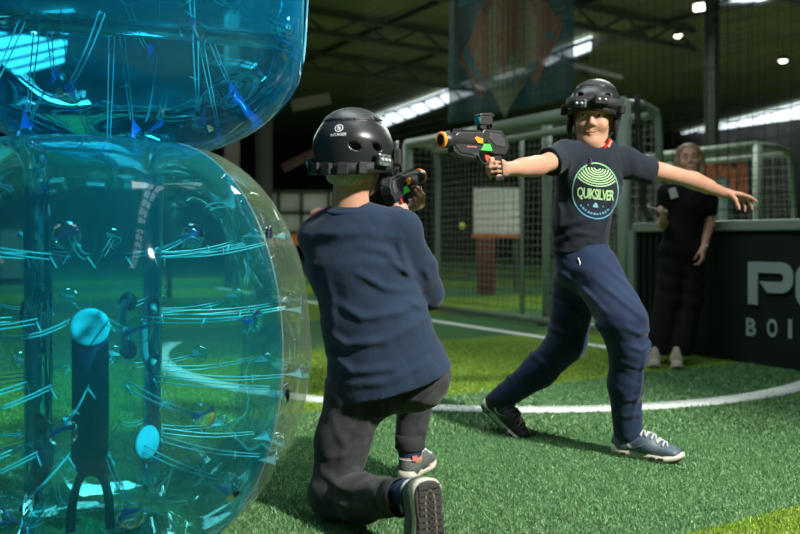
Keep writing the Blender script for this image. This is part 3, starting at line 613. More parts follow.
# ------------------------------------------------------------------ bubble balls
FB2 = film('film_deep_blue', (.17, .77, .92), (.015, .50, .90), .15, refl=1.0, bump=(3, .05)); FB = film('film_blue', (.20, .87, .93), (.02, .52, .84), .09, refl=1.0, bump=(3, .05)); FC = film('film_clear', (.94, .98, .94), (.6, .7, .55), .045, refl=.5, bump=(2, .03)); FT = film('film_tunnel', (.70, .95, .97), (.04, .5, .70), .045, refl=1.7, bump=(4, .1))
CORD = mat('film_cord', (.22, .62, .70), .25, spec=.8); TAB = mat('blue_tab', (.010, .10, .58), .3, spec=.7, alpha=.85); SEAM = mat('seam_weld', (.05, .30, .42), .3); PATCH = mat('cyan_patch', (.08, .62, .82), .45); NSTRAP = mat('navy_strap', (.008, .018, .075), .6, bump=(120, .3)); GREYH = mat('grey_handle', (.24, .42, .46), .4)
def bubble(name, c, axis, side, R, Hh, rt, rows, naz, label, clear_from=None, EXP=2.04):
    """double-walled inflatable: shell of revolution round axis, inner tunnel, cords with welded tabs between them"""
    c = np.asarray(c, float); az = unit(axis); ax = unit(np.asarray(side, float)-az*np.dot(side, az)); ay = np.cross(az, ax)
    t = thing(name, c, label, 'bubble ball'); W = lambda rho, a, z: c+ax*rho*math.cos(a)+ay*rho*math.sin(a)+az*z
    r0 = rt+.035; na = 144; prof = []
    for k in range(41):
        th = math.pi/2*(1-k/20.); e = 2/EXP
        prof.append((r0+(R-r0)*abs(math.cos(th))**e, Hh*math.copysign(abs(math.sin(th))**e, th)))
    lip = [(rt, Hh*.86), (rt+.012, Hh*.93), (rt+.035, Hh*.98)]; prof = lip+prof+[(r, -z) for r, z in lip[::-1]]
    anch = [(z, 2*math.pi*(i+.5*(j % 2))/naz) for j, z in enumerate(rows) for i in range(naz)]
    def surf_rho(z): q = min(1, abs(z)/Hh); return r0+(R-r0)*(1-q**EXP)**(1/EXP)
    PR = np.array([p[0] for p in prof]); PZ = np.array([p[1] for p in prof]); A = np.arange(na)*2*np.pi/na
    rho = PR[:, None]*np.ones(na)[None]; zz = PZ[:, None]*np.ones(na)[None]
    for za, aa in anch:                                               # the cords pull a shallow dimple into the shell
        da = (A[None]-aa+np.pi) % (2*np.pi)-np.pi; d2 = (da*surf_rho(za))**2+(zz-za)**2
        rho = rho-np.where(rho > r0+.05, .016*np.exp(-d2/.006), 0)
    rho = rho+np.where(rho > r0, .004*np.cos(A*naz)[None], 0)
    V = c+rho[..., None]*(np.cos(A)[None, :, None]*ax+np.sin(A)[None, :, None]*ay)+zz[..., None]*az
    m = len(prof); f = np.array([(i*na+k, (i+1)*na+k, (i+1)*na+(k+1) % na, i*na+(k+1) % na) for i in range(m-1) for k in range(na)])
    sh = put('shell', (V.reshape(-1, 3), f), [FB if clear_from is not None else FB2, FC], t)
    if clear_from is not None:
        mi = np.array([1 if ((A[k]+.02-clear_from) % (2*np.pi)) < np.pi else 0 for i in range(m-1) for k in range(na)], np.int32); sh.data.polygons.foreach_set('material_index', mi)
        for s_ in (0, math.pi): put('seam', MB().tube([W(r+.001, clear_from+s_, z) for r, z in prof], .0016, 5).vf(), SEAM, sh)
    else: put('seam', MB().tube([W(R-.004, a, .0) for a in np.linspace(0, 2*np.pi, 60)[:-1]], .0016, 5, closed=True).vf(), SEAM, sh)
    tp = [(rt, Hh*.86)]+[(rt*(1-.05*math.sin(math.pi*k/16)), Hh*.86*(1-k/8.)) for k in range(1, 16)]+[(rt, -Hh*.86)]; tv = []
    nt_ = 48
    for r, z in tp: tv += [W(r*(1+.035*math.cos(a*naz/1.)*(1-abs(z)/Hh)), a, z) for a in np.arange(nt_)*2*np.pi/nt_]
    put('tunnel', (tv, np.array([(i*nt_+k, (i+1)*nt_+k, (i+1)*nt_+(k+1) % nt_, i*nt_+(k+1) % nt_) for i in range(len(tp)-1) for k in range(nt_)])), FT, t)
    for s_ in (1, -1): put('rim', MB().tube([W(r0-.004, a, s_*Hh*.998) for a in np.linspace(0, 2*np.pi, 61)[:-1]], .004, 6, closed=True).vf(), SEAM, t)
    rr = random.Random(5)
    for za, aa in anch:
        zt = za*.82; rs = surf_rho(za)-.022; p0 = W(rt*.99, aa, zt); p1 = W(rs-.045, aa, za*.97+.01*rr.uniform(-1, 1)); up = az; tn = np.cross(az, unit(p1-p0)); sag = rr.uniform(.004, .014)
        m_ = MB()
        for s_ in (-1, 1):
            pts = [p0+(p1-p0)*q+up*s_*.007*(1-.6*q)+tn*s_*.004-UPZ*sag*math.sin(q*math.pi) for q in np.linspace(0, 1, 6)]; m_.tube(pts, .0019, 5)
        kn = p0+(p1-p0)*rr.uniform(.55, .8); m_.tube([kn-up*.010+tn*.012, kn, kn-up*.020-tn*.012], .0017, 5); m_.tube([p0, p0-up*.03+tn*.02], .002, 5)
        cd = put('tie_cord', m_.vf(), CORD, t)
        od = unit(W(1, aa, 0)-c); q = MB(); tc_ = W(rs-.026, aa, za)
        pl = [tc_+od*dx+tn*w_*.5 for dx, w_ in ((.030, .052), (.012, .046), (-.012, .026), (-.024, .014))]; pr = [tc_+od*dx-tn*w_*.5 for dx, w_ in ((.030, .052), (.012, .046), (-.012, .026), (-.024, .014))]
        bend = [up*.016, up*.004, up*0, -up*.002]; vv = []
        for s_ in (.0015, -.0015): vv += [x+b_+up*s_ for x, b_ in zip(pl, bend)]+[x-b_*.6+up*s_ for x, b_ in zip(pr, bend)]
        ff = []
        for i in range(3): ff += [(i, i+1, 5+i, 4+i), (8+i, 12+i, 13+i, 9+i), (i, 8+i, 9+i, i+1), (4+i, 5+i, 13+i, 12+i)]
        put('tab', q.add(vv, ff).vf(), CORD if clear_from is not None and ((aa-clear_from) % (2*math.pi)) < math.pi else TAB, cd)
        put('weld_disc', MB().lathe([(0, .0), (.026, 0), (.030, -.002), (.026, -.004)], W(surf_rho(za)-.017, aa, za), od, 16).vf(), FT, cd)
    return t, W
BLO = vec(-.872, 2.23, .560)
ball1, W1 = bubble('bubble_ball', BLO, (0, 0, 1), (1, 0, 0), .615, .560, .19, (-.34, -.12, .09, .30), 12, 'large bubble ball with blue front and clear side resting on the turf', clear_from=math.radians(-22))
def strap_set(a, zc, col_disc):
    d = W1(.188, a, zc); od = unit(d-W1(0, a, zc)); tn = np.cross(UPZ, od); n = -od
    put('patch_disc', MB().lathe([(0, .006), (.044, .006), (.050, .002), (.050, -.004), (.046, -.007), (.034, -.007), (.032, -.005), (0, -.005)], d-od*.004, n, 28).vf(), col_disc, ball1)
    pts = spline([d+n*.008-UPZ*.03, d+n*.016-UPZ*.12, d+n*.02-UPZ*.24, d+n*.018-UPZ*.35, d+n*.03-UPZ*.40+tn*.02], 5); put('shoulder_strap', MB().strip(pts, [tn]*len(pts), .092, .006).vf(), NSTRAP, ball1)
    for s_ in (-1, 1):
        pts = spline([d+n*.02-UPZ*.37, d+n*.035-UPZ*.41+tn*s_*.03, d+n*.03-UPZ*.47+tn*s_*.045, d+n*.01-UPZ*.54+tn*s_*.05], 5); put('webbing', MB().strip(pts, [tn]*len(pts), .022, .022).vf(), NSTRAP, ball1)
strap_set(math.radians(-73), .06, PATCH); strap_set(math.radians(-172), .08, mat('dark_patch', (.01, .05, .09), .5))
def grip(a, z0, z1):
    p = W1(.18, a, z0); q = W1(.18, a, z1); n = -unit(W1(1, a, 0)-W1(0, a, 0)); hd = put('handle', MB().tube(spline([p, p+n*.03+UPZ*(z1-z0)*.12, q+n*.03-UPZ*(z1-z0)*.12, q], 6), .011, 8).vf(), GREYH, ball1)
    for e in (p, q): put('handle_mount', MB().lathe([(0, .014), (.024, .012), (.030, 0)], e, n, 16).vf(), mat('mount_black', (.012, .02, .025), .5), hd)
grip(math.radians(-8), -.06, .10); grip(math.radians(-120), -.33, -.20); grip(math.radians(80), -.05, .1)
d = W1(.19, math.radians(-24), -.27); put('patch_disc', MB().lathe([(0, .006), (.042, .006), (.047, .001), (.042, -.005), (0, -.005)], d, unit(BLO*vec(1, 1, 0)-d*vec(1, 1, 0)), 24).vf(), PATCH, ball1)
ball2, W2 = bubble('bubble_ball', (-.812, 2.26, 1.605), (1, .10, -.05), (0, 0, 1), .54, .535, .165, (-.3, -.02, .28), 9, 'blue bubble ball lying on its side on top of the lower ball', EXP=1.86)

# ------------------------------------------------------------------ clothing and kit pieces shared by the players
def helmet(parent, hd, R, front=28, back=-5):
    """hard shell with vents and a raised crown panel; hd is the Head frame"""
    q = hd.sc; ax = (hd.r, hd.f, hd.u); c = hd(0, -.010, .030); S = SDF(.0032); o = [np.array(R)]
    S.ball(c, np.array(R), ax, k=.004); S.ec(c-hd.u*.075-hd.f*.010, c, (R[0]*.90, R[1]*.87), (R[0]*.995, R[1]*.985), axis=hd.r, k=.02, cap=.5)
    S.ball(c+hd.u*.004, np.array(R)+.0022, ax, k=.001); n0 = len(S.ops)
    fn, lo, hi, k, _ = S.ops.pop()                                     # raised crown panel: slightly larger cap above a tilted plane
    pn = unit(hd.u*.97-hd.f*.12); pp = c+pn*R[2]*.70
    S.fn(lambda X, Y, Z: np.maximum(fn(X, Y, Z), -((X-pp[0])*pn[0]+(Y-pp[1])*pn[1]+(Z-pp[2])*pn[2])), lo, hi, .003)
    Ri = np.array(R)-.013; S.ball(c, Ri, ax, k=.003, mode='s'); S.ec(c-hd.u*.11-hd.f*.010, c, (Ri[0]*.90, Ri[1]*.87), (Ri[0]*.995, Ri[1]*.985), axis=hd.r, k=.01, mode='s')
    vent = []
    for az, el in ((-27, back), (-60, back+1), (-150, front), (150, front), (6, 60), (-75, 42), (75, 42)):
        a = math.radians(az+180); e = math.radians(el); dv = hd.f*math.cos(e)*math.cos(a)+hd.r*math.cos(e)*math.sin(a)+hd.u*math.sin(e)
        tn = unit(np.cross(hd.u, dv)); bn = np.cross(dv, tn); p = c+dv*np.array(R).mean(); sz = (.019, .0105) if el < 20 else (.016, .0085) if el < 60 else (.010, .006)
        tl = unit(tn*.9+bn*.35*(1 if az > 0 else -1)); S.ball(p, (sz[0], sz[1], .03), (tl, np.cross(dv, tl), dv), k=.004, mode='s')
    S.cut(c-hd.u*.048, -unit(hd.u-hd.f*.30))
    h = put('helmet', S.vf(), [SHELL, SHELL_TOP], parent)
    cc = np.array([p.center[:] for p in h.data.polygons])+org(h); above = ((cc-pp)@pn > -.0005)
    out = np.linalg.norm((cc-c)@np.array(ax).T/np.array(R), axis=1) > .985
    h.data.polygons.foreach_set('material_index', (above & out).astype(np.int32))
    return h, c
def band(c, hd, a, b, zoff, hh, th, a0, a1, n=40, tilt=0.):
    """strap following the helmet: arc from a0 to a1 degrees (0 = front, clockwise to the wearer's right)"""
    pts = []; sd = []
    for i in range(n+1):
        t = math.radians(a0+(a1-a0)*i/n); pts.append(c+hd.f*b*math.cos(t)+hd.r*a*math.sin(t)+hd.u*(zoff+tilt*math.cos(t))); sd.append(hd.u)
    return MB().strip(pts, sd, hh, th)
def on_helmet(c, hd, a, b, ang, z, tilt=0.):
    t = math.radians(ang); o = unit(hd.f*math.cos(t)/b+hd.r*math.sin(t)/a); return c+hd.f*b*math.cos(t)+hd.r*a*math.sin(t)+hd.u*(z+tilt*math.cos(t)), o, unit(np.cross(hd.u, o))
def sensor(c, hd, a, b, ang, z, w_, h_, d_, parent, m, tilt=0., leds=0):
    p, o, tn = on_helmet(c, hd, a, b, ang, z, tilt); bx = put('sensor', MB().box(p+o*d_/2, (w_, d_, h_), (tn, o, hd.u)).vf(), m, parent, smooth=False, bevel=.004)
    for i in range(leds): put('led', MB().ball(p+o*d_+tn*(i-(leds-1)/2)*w_/max(leds, 1)*.9, (.006, .006, .006), 8).vf(), LACEW, bx)
def sneaker(parent, heel, heading, nrm, L, cols, gap=False, tongue=True, label=None, swoosh=False, tread=False, wide=1.):
    """running shoe; heel = ankle joint, nrm = up from the sole"""
    x = unit(heading); z = unit(np.asarray(nrm, float)-x*np.dot(nrm, x)); y = np.cross(z, x); k = L/.27; wk = wide*k; heel = np.asarray(heel, float)-z*.085*k-x*.056*k; up_m, mid_m, out_m, lace_m = cols
    T = lambda a, b, c: np.asarray(heel, float)+k*(x*a+y*b*wide+z*c)
    S = SDF(.003)
    S.ec(T(.045, 0, .05), T(.05, 0, .082), (.034*wk, .042*k), (.031*wk, .040*k), axis=y, k=.02); S.ec(T(.05, 0, .05), T(.14, 0, .056), (.034*wk, .034*k), (.037*wk, .034*k), axis=y, k=.025)
    S.ec(T(.13, 0, .052), T(.232, 0, .036), (.039*wk, .036*k), (.034*wk, .024*k), axis=y, k=.025); S.ec(T(.09, 0, .075), T(.15, 0, .06), .03*k, .024*k, axis=y, k=.02)
    S.ec(T(.055, 0, .088), T(.058, 0, .16), (.026*k, .034*k), axis=y, k=.004, mode='s'); S.cut(T(0, 0, .022), -z); S.cut(T(.05, 0, .090), unit(z*.9-x*.22))
    sh = put('sneaker', S.vf(), up_m, parent, label=label)
    ol = [(0, 0), (.006, .022), (.03, .036), (.09, .034), (.14, .038), (.19, .044), (.235, .036), (.262, .018), (.27, 0), (.262, -.02), (.235, -.036), (.19, -.042), (.14, -.034), (.09, -.030), (.03, -.034), (.006, -.022)]
    pl = [np.array([a, b, 0]) for a, b in ol]; pl = [p[:2] for p in spline(pl+[pl[0]], 4)][:-1]; n = len(pl)
    def layer(z0, z1, s0, s1, spring=1.):
        v = []; 
        for zf, s_ in ((0, s0), (1, s1)):
            for a, b in pl:
                ca = .135; aa = ca+(a-ca)*s_; h0 = z0(aa) if zf == 0 else z1(aa); v.append(T(aa, b*s_, h0))
        return v, [tuple(range(n))[::-1], tuple(range(n, 2*n))]+[(i, (i+1) % n, n+(i+1) % n, n+i) for i in range(n)]
    sp = lambda a: max(0, a-.19)**2*3.2
    put('midsole', layer(lambda a: .006+sp(a), lambda a: .036-.012*min(1, max(0, a/.2))+.010*math.exp(-(a/.05)**2)+sp(a), 1.0, .985), mid_m, sh)
    os_ = put('outsole', layer(lambda a: .0+sp(a), lambda a: .0065+sp(a), .93, .97), out_m, sh, smooth=False)
    for a0 in (.03, .055, .165, .195): 
        for s_ in (-1, 1): put('air_window', MB().box(T(a0, s_*(.0345 if a0 < .1 else .0405), .016+sp(a0)), (.020*k, .008*k, .010*k), (x, y, z)).vf(), out_m, sh, smooth=False, bevel=.002) if gap else None
    if tread:
        m = MB(); 
        for a0 in np.arange(.02, .26, .016): 
            wv = .030 if a0 < .1 else .036
            m.box(T(a0, 0, -.001+sp(a0)), (.010*k, wv*1.75*wk, .006*k), (x, y, z))
        for a0 in np.arange(.02, .25, .016): m.bar(T(a0, 0, -.001+sp(a0)), T(a0+.016, 0, -.001+sp(a0+.016)), .010*k, .006*k, z)
        put('tread', m.vf(), OUTS, os_, smooth=False)
        m = MB().tube([T(a, b, -.002+sp(a)) for a, b in ((.24, .012), (.15, .012), (.06, .012), (.035, .008), (.028, 0), (.035, -.008), (.06, -.012), (.15, -.012), (.24, -.012))], .0022*k, 6); m.tube([T(a, 0, -.002+sp(a)) for a in (.23, .15, .09)], .0018*k, 6); put('tread_line', m.vf(), TAN, os_)
    tr_ = bvh(sh); so = org(sh)
    def top(a, b, e=.002):
        p = T(a, b, .25); h = tr_.ray_cast(Vector(p-so), Vector(-z)); return np.array(h[0])+so+z*e if h[0] is not None else T(a, b, .06)
    if tongue: put('tongue', MB().ball(T(.098, 0, .108), (.034*k, .026*k, .013*k), 12, (unit(x*-.6+z), y, unit(x+z*.6))).vf(), lace_m, sh)
    for i in range(5):
        a = .112+.020*i
        put('lace', MB().tube(spline([top(a+.006, b) for b in (-.028, -.018, 0, .018, .028)], 3), .0042*k, 6).tube(spline([top(a+(.006 if i % 2 else .022), -.024), top(a+.014, 0, .004), top(a+(.022 if i % 2 else .006), .024)], 3), .0036*k, 6).vf(), lace_m, sh)
    put('collar', MB().tube(spline([T(.010, 0, .082), T(.022, .028, .083), T(.06, .036, .090), T(.10, .030, .096)], 5), .0032*k, 6).vf(), lace_m, sh); put('collar', MB().tube(spline([T(.010, 0, .082), T(.022, -.028, .083), T(.06, -.036, .090), T(.10, -.030, .096)], 5), .0032*k, 6).vf(), lace_m, sh)
    if swoosh:
        sw_ = []; top = [(0, .012), (.012, .002), (.024, .001), (.04, .007), (.07, .022)]; bot = [(.07, .022), (.036, .002), (.022, -.006), (.008, -.006), (-.002, .002)]
        V, Fc = [], []; A_ = spline([np.array([*p, 0]) for p in top], 4); B_ = spline([np.array([*p, 0]) for p in bot[::-1]], 4)
        for p, q in zip(A_, B_): V += [p[:2]*k, q[:2]*k]
        Fc = [(2*i, 2*i+1, 2*i+3, 2*i+2) for i in range(len(A_)-1)]
        for s_ in (-1, 1): project('mark', V, Fc, T(.075, s_*.09, .048), x, z, sh, LACEW, sh, dist=0) if s_ < 0 else None
    return sh, T
# ------------------------------------------------------------------ blaster
GS = .9
def pose_matrix(r, f, u, p): return Matrix([[f[i]*GS, -r[i]*GS, u[i]*GS, p[i]] for i in range(3)]+[[0, 0, 0, 1]])
def make_blaster(loc, fwd, up, label):
    """hand-held laser tag blaster; origin in the grip, x forward, y to its left side, z up"""
    r, f, u = frame_from(fwd, up); t = thing('laser_tag_blaster', (0, 0, 0), label, 'toy blaster', 'laser tag blasters'); X, Y_, Z = vec(1, 0, 0), vec(0, 1, 0), vec(0, 0, 1)
    def pr(name, poly, w_, m, parent=None, y0=0, bev=.004): return put(name, MB().prism(poly, (0, y0, 0), X, Z, Y_, -w_/2, w_/2).vf(), m, parent or t, smooth=False, bevel=bev, local=True)
    body = pr('body', [(-.035, .045), (-.05, .075), (-.045, .105), (-.015, .135), (.075, .138), (.085, .125), (.20, .118), (.215, .108), (.215, .062), (.19, .040), (.12, .036), (.10, .048), (.05, .050), (.02, .042)], .048, GUNM)
    pr('side_plate', [(-.03, .07), (-.028, .10), (-.006, .122), (.05, .124), (.055, .10), (.02, .075)], .054, GUNG, body)
    put('barrel', MB().lathe([(0, .06), (.026, .06), (.0275, .08), (.0275, .215), (.031, .22), (.031, .262), (.027, .266), (.022, .266), (.018, .235), (0, .235)], (0, 0, .088), X, 24).vf(), GUNM, t, local=True)
    put('muzzle_ring', MB().lathe([(.0225, .2665), (.027, .2665), (.0305, .264), (.0305, .259), (.0312, .259), (.0312, .268), (.0225, .270)], (0, 0, .088), X, 28).vf(), ORANGE, t, local=True)
    put('muzzle_lens', MB().lathe([(0, .240), (.018, .238)], (0, 0, .088), X, 16).vf(), LENS, t, local=True)
    pr('foregrip', [(.09, .050), (.12, .022), (.195, .030), (.222, .045), (.222, .066), (.10, .064)], .040, GUNM)
    g = pr('grip', [(-.020, .05), (.026, .05), (.014, -.062), (-.032, -.056)], .030, GUNM, bev=.008)
    guard = [(.024, .046), (.030, .012), (.040, .004), (.075, .010), (.098, .040)]
    put('trigger_guard', MB().strip(spline([vec(a, 0, b) for a, b in guard], 4), Y_, .020, .006).vf(), GUNM, t, local=True)
    pr('trigger', [(.030, .044), (.062, .044), (.058, .022), (.046, .014), (.036, .024)], .016, TRIG)
    rail = MB()
    for k in range(11): rail.box((.075+.0135*k, 0, .128), (.007, .020, .008))
    rail.box((.142, 0, .122), (.15, .016, .008)); put('rail', rail.vf(), GUNM, t, smooth=False, local=True)
    s = put('sight', MB().box((.055, 0, .147), (.060, .026, .018)).box((.058, 0, .172), (.064, .036, .036)).vf(), GUNM, t, smooth=False, bevel=.004, local=True)
    put('sight_hood', MB().prism([(.015, .19), (.095, .19), (.085, .198), (.03, .203)], (0, 0, 0), X, Z, Y_, -.019, .019).vf(), GUNM, s, smooth=False, bevel=.002, local=True)
    put('sight_lens', MB().lathe([(0, .0), (.016, 0), (.018, -.004)], (.0925, 0, .172), X, 20).vf(), LENS, s, local=True)
    put('sight_dial', MB().lathe([(.009, -.024), (.009, .024)], (.045, 0, .150), Y_, 14).vf(), GUNG, s, local=True)
    for e in (-1, 1):
        pr('light_window', [(.086, .080), (.090, .100), (.118, .106), (.128, .098), (.112, .082)], .004, ORANGE, body, y0=e*.0285, bev=.001)
        pr('green_window', [(.040, .054), (.052, .080), (.080, .080), (.096, .055)], .004, GREEN, body, y0=e*.0265, bev=.001)
        pr('marking', [(.115, .064), (.165, .064), (.165, .069), (.115, .069)], .003, mat('decal_pale', (.35, .12, .10), .5), body, y0=e*.0245, bev=0)
        pr('grip_inset', [(.10, .036), (.13, .033), (.14, .045), (.112, .050)], .003, GUNG, body, y0=e*.0225, bev=.001)
    t.matrix_world = pose_matrix(r, f, u, loc)
    return t, lambda x, y, z: np.asarray(loc)+GS*(f*x-r*y+u*z), (r, f, u)
def copy_tree(o, parent=None):
    c = o.copy(); COL.objects.link(c); c.parent = parent
    for ch in list(o.children): copy_tree(ch, c)
    return c
# ------------------------------------------------------------------ the striding player
def striding_player():
    t = thing('person', (.72, 3.2, 0), 'player in charcoal printed tee and navy track trousers striding and aiming a blaster', 'person')
    hipc = P(583, 256, 3.24); nk = P(597, 149, 3.23); shR = P(566, 156, 3.15); shL = P(625, 162, 3.27)
    acr = unit(shL-shR); hd = Head(P(593.5, 117, 3.2), (-.30, -.94, -.10), (.10, 0, 1), 1.02)
    # blaster and the hand round its grip
    gf = unit(vec(-.83, -.55, -.02)); g0 = P(496, 166, 2.74)
    gun, G, (gr, gff, gu) = make_blaster(g0, gf, (0, 0, 1), 'laser tag blaster held out at arm length by the striding player')
    S = SDF(.0045)
    hd.add(S, .7); S.ec(hd(0, -.022, -.06), nk+vec(0, .01, -.01), .050, .055, k=.03)
    chest = P(590, 190, 3.21); S.ec(nk-UPZ*.03, chest, (.10, .075), (.115, .08), axis=acr, k=.05); S.ec(chest, hipc, (.105, .075), (.085, .07), axis=acr, k=.05)
    wrR = G(-.066, -.024, -.008); elR = P(538, 166, 2.99); S.path([shR, elR, wrR], [.042, .036, .024], k=.02); S.ec(elR+(wrR-elR)*.12, elR+(wrR-elR)*.55, .036, .030, k=.02)
    hand(S, wrR, gff*.99-gu*.08, -gr, -1, .90, ((55, 75, 60), (57, 76, 60), (58, 76, 60), (60, 74, 58)), ((.85, .45, .25), (.95, .05, .3)), spread=0)
    elL = P(692, 180, 3.40); wrL = P(724, 193, 3.52); S.path([shL, elL, wrL], [.044, .034, .023], k=.02); S.ec(elL+(wrL-elL)*.1, elL+(wrL-elL)*.5, .034, .029, k=.02)
    hand(S, wrL, unit(vec(.93, .12, -.20)), unit(vec(-.2, -.25, -.95)), 1, .92, ((8, 16, 12), (22, 30, 18), (32, 36, 20), (38, 40, 22)), ((.45, .45, .75), (.35, .15, .9)), spread=.10)
    kneeF = P(625, 326, 2.98); ankF = vec(*P(626, 436, 3.07)[:2], .088); kneeB = P(566, 343, 3.34); ankB = P(500, 398, 3.44)
    S.path([P(594, 262, 3.19), kneeF, ankF], [.075, .055, .040], k=.03); S.path([P(575, 262, 3.30), kneeB, ankB], [.075, .055, .040], k=.03)
    S.ec(ankF, ankF+vec(.10, -.065, -.05), .030, .018); S.ec(ankB, ankB+vec(.08, -.06, -.09), .030, .018)
    body = put('body', S.vf(), SKIN, t); hd.face_parts(body, IRIS, EYEW, BROWN_HAIR, (.5, -.05))
    zz = .0; put('lips', MB().tube(spline([hd(-.034, .076, -.051), hd(-.011, .0895, -.0605), hd(.012, .0895, -.0605), hd(.034, .076, -.050)], 5), [.001]+[.0026]*14+[.001], 6).vf(), LIP, body)
    # tee
    S = SDF(.005); hem = P(579, 250, 3.23); mid = P(581, 222, 3.22); ch = P(589, 184, 3.21)
    S.ec(hem-UPZ*.03, mid, (.116, .098), (.110, .095), axis=acr, k=.04); S.ec(mid, ch, (.112, .095), (.138, .100), axis=acr, k=.06); S.ec(ch, P(597, 164, 3.2), (.138, .10), (.11, .07), axis=acr, k=.05)
    S.ec(shR, shL, (.050, .054), axis=(0, 1, 0), k=.05); S.ec(nk-UPZ*.03, nk+UPZ*.010, (.085, .06), (.062, .056), axis=acr, k=.04); S.ec(shL, nk-UPZ*.01, .046, .044, k=.04); S.ec(shR, nk-UPZ*.01, .046, .044, k=.04)
    sR = shR+(elR-shR)*.62; S.ec(shR, sR, .054, (.052, .060), axis=(0, 1, 0), k=.04, cap=.5); sL = shL+(elL-shL)*.42+vec(0, 0, -.010); S.ec(shL-UPZ*.006, sL, .056, (.054, .062), axis=(0, 1, 0), k=.04, cap=.5)
    S.ec(hd(0, -.015, -.075), hd(0, -.03, -.11), .053, .05, k=.004, mode='s')
    S.cut(P(579, 252, 3.2), unit(vec(.06, 0, -1))); da = unit(elR-shR); S.cut(shR+(elR-shR)*.60, da, shR+da*.06-.12, sR+.14); db = unit(elL-shL); S.cut(shL+(elL-shL)*.38, db, shL+db*.05-.12, sL+.14)
    S.disp += [folds([((556, 186), (562, 212), (558, 236)), (1, 1, (552, 246), (575, 232), (604, 238)), (.9, 1, (556, 228), (578, 222), (600, 214)), (1, .9, (604, 238), (612, 212), (614, 190)), (.7, .8, (570, 160), (566, 180)), (.8, .8, (618, 168), (628, 182), (640, 186)), (.8, 1, (570, 250), (586, 240), (606, 246)), (.6, .7, (563, 152), (556, 166), (557, 178))], 3.12, .007, .013), crinkle(.0012, 45, [(1, .2, .5), (-.4, .3, 1)])]
    tee = put('t_shirt', S.vf(), TEE, t)
    co = MB().tube([hd(0, -.022, -.105)+hd.r*.060*math.cos(a)+hd.f*.058*math.sin(a)+UPZ*(.012-.020*math.sin(a)) for a in np.linspace(0, 2*np.pi, 33)[:-1]], .006, 6, closed=True)
    put('neckband', co.vf(), TEE, tee)
    # round chest print
    o = P(597.5, 189, 3.07); ez = unit(vec(-.12, -.98, .12)); ex = unit(np.cross(vec(.10, 0, 1), ez)); ex = unit(ex+vec(0, 0, .06)); ey = np.cross(ez, ex); R = .098
    G1 = mat('print_green', (.22, .50, .26), .7); G2 = mat('print_teal', (.16, .42, .42), .7); G3 = mat('print_blue', (.08, .28, .42), .7); G4 = mat('print_lime', (.38, .60, .30), .7)
    pj = lambda n, d, m_: project(n, d[0], d[1], o, ex*.96, ey*1.12, tee, m_, tee, off=.0022)
    pj('print_ring', arc2d(0, 0, R, 20, 160, .0045), G1); pj('print_ring', arc2d(0, 0, R, 160, 215, .0045), G2); pj('print_ring', arc2d(0, 0, R, -35, 20, .0045), G2); pj('print_ring', arc2d(0, 0, R, 215, 325, .0045), G3)
    rings = []
    for i in range(8):
        rr = .010+.0095*i; cy = .080; lim = []
        for a in np.linspace(180, 360, 61):
            x = rr*1.25*math.cos(math.radians(a)); y = cy+rr*math.sin(math.radians(a))*.86
            if math.hypot(x, y) < R*.95: lim.append(a)
        if len(lim) > 4: rings.append(arc2d(0, cy, rr, lim[0], lim[-1], .0045, 30, .86)); rings[-1] = ([(x*1.25, y) for x, y in rings[-1][0]], rings[-1][1])
    pj('print_waves', join2d(*rings), G4)
    tv, tf = text2d('QUIKSILVER', .05, .88, .0012); xs = [x for x, y in tv]; k = .158/(max(xs)-min(xs)); mx = (max(xs)+min(xs))/2
    pj('print_lettering', ([((x-mx)*k, y*k*1.45-.030+.9*((x-mx)*k)**2) for x, y in tv], tf), G4)
    pj('print_mountain', join2d(([(-.012, -.058), (.012, -.058), (.006, -.046), (0, -.041), (-.006, -.046)], [(0, 1, 2, 3, 4)]), grid2d(-.034, -.030, -.054, -.050, 1), grid2d(.030, .034, -.054, -.050, 1)), G2)
    dots = [arc2d(0, 0, .082, a, a+d_, .007, 3) for a, d_ in zip(range(220, 318, 9), (5, 6, 4, 6, 5, 6, 5, 4, 6, 5, 6))]; pj('print_small_arc', join2d(*dots), G3)
    # trousers
    S = SDF(.005); S.ec(P(581, 246, 3.23), P(585, 268, 3.23), (.112, .095), (.128, .108), axis=acr, k=.04)
    S.path([P(594, 268, 3.18), kneeF+vec(-.01, 0, .02), P(629, 348, 2.99), P(625, 384, 3.02), P(628, 430, 3.06)], [.100, .090, .074, .062, .056], k=.03)
    S.path([P(577, 270, 3.29), P(567, 342, 3.34), P(540, 370, 3.39), P(502, 398, 3.44)], [.100, .080, .070, .054], k=.03)
    S.cut(P(581, 244, 3.2), UPZ, P(581, 244, 3.2)-.2, P(581, 244, 3.2)+.3); S.cut(P(627, 441, 3.06), -UPZ, P(627, 441, 3.06)-.12, P(627, 441, 3.06)+.12); dv = unit(P(503, 404, 3.435)-P(540, 370, 3.39)); S.cut(P(495, 404, 3.45), dv, P(498, 402, 3.43)-.12, P(498, 402, 3.43)+.12)
    S.disp += [folds([((600, 262), (625, 288), (642, 306)), (.9, 1, (588, 275), (612, 300), (640, 322)), (1, 1, (606, 320), (624, 328), (646, 324)), (1, .9, (610, 338), (628, 344), (648, 334)), (.8, .8, (612, 356), (628, 362), (646, 352)), (.9, .8, (632, 340), (630, 380), (622, 420)), (.9, .9, (612, 412), (628, 408), (642, 414)), (.8, .8, (612, 396), (640, 388)), (1, 1, (556, 300), (585, 318), (592, 330)), (.9, 1, (548, 330), (572, 338), (584, 346)), (.9, 1, (530, 352), (552, 372), (560, 382)), (.9, .9, (506, 378), (524, 396)), (1, 1, (560, 270), (580, 288), (596, 312)), (.7, .7, (498, 386), (512, 404))], 3.1, .008, .013), crinkle(.0014, 40, [(1, .2, .5), (.3, .3, 1)])]
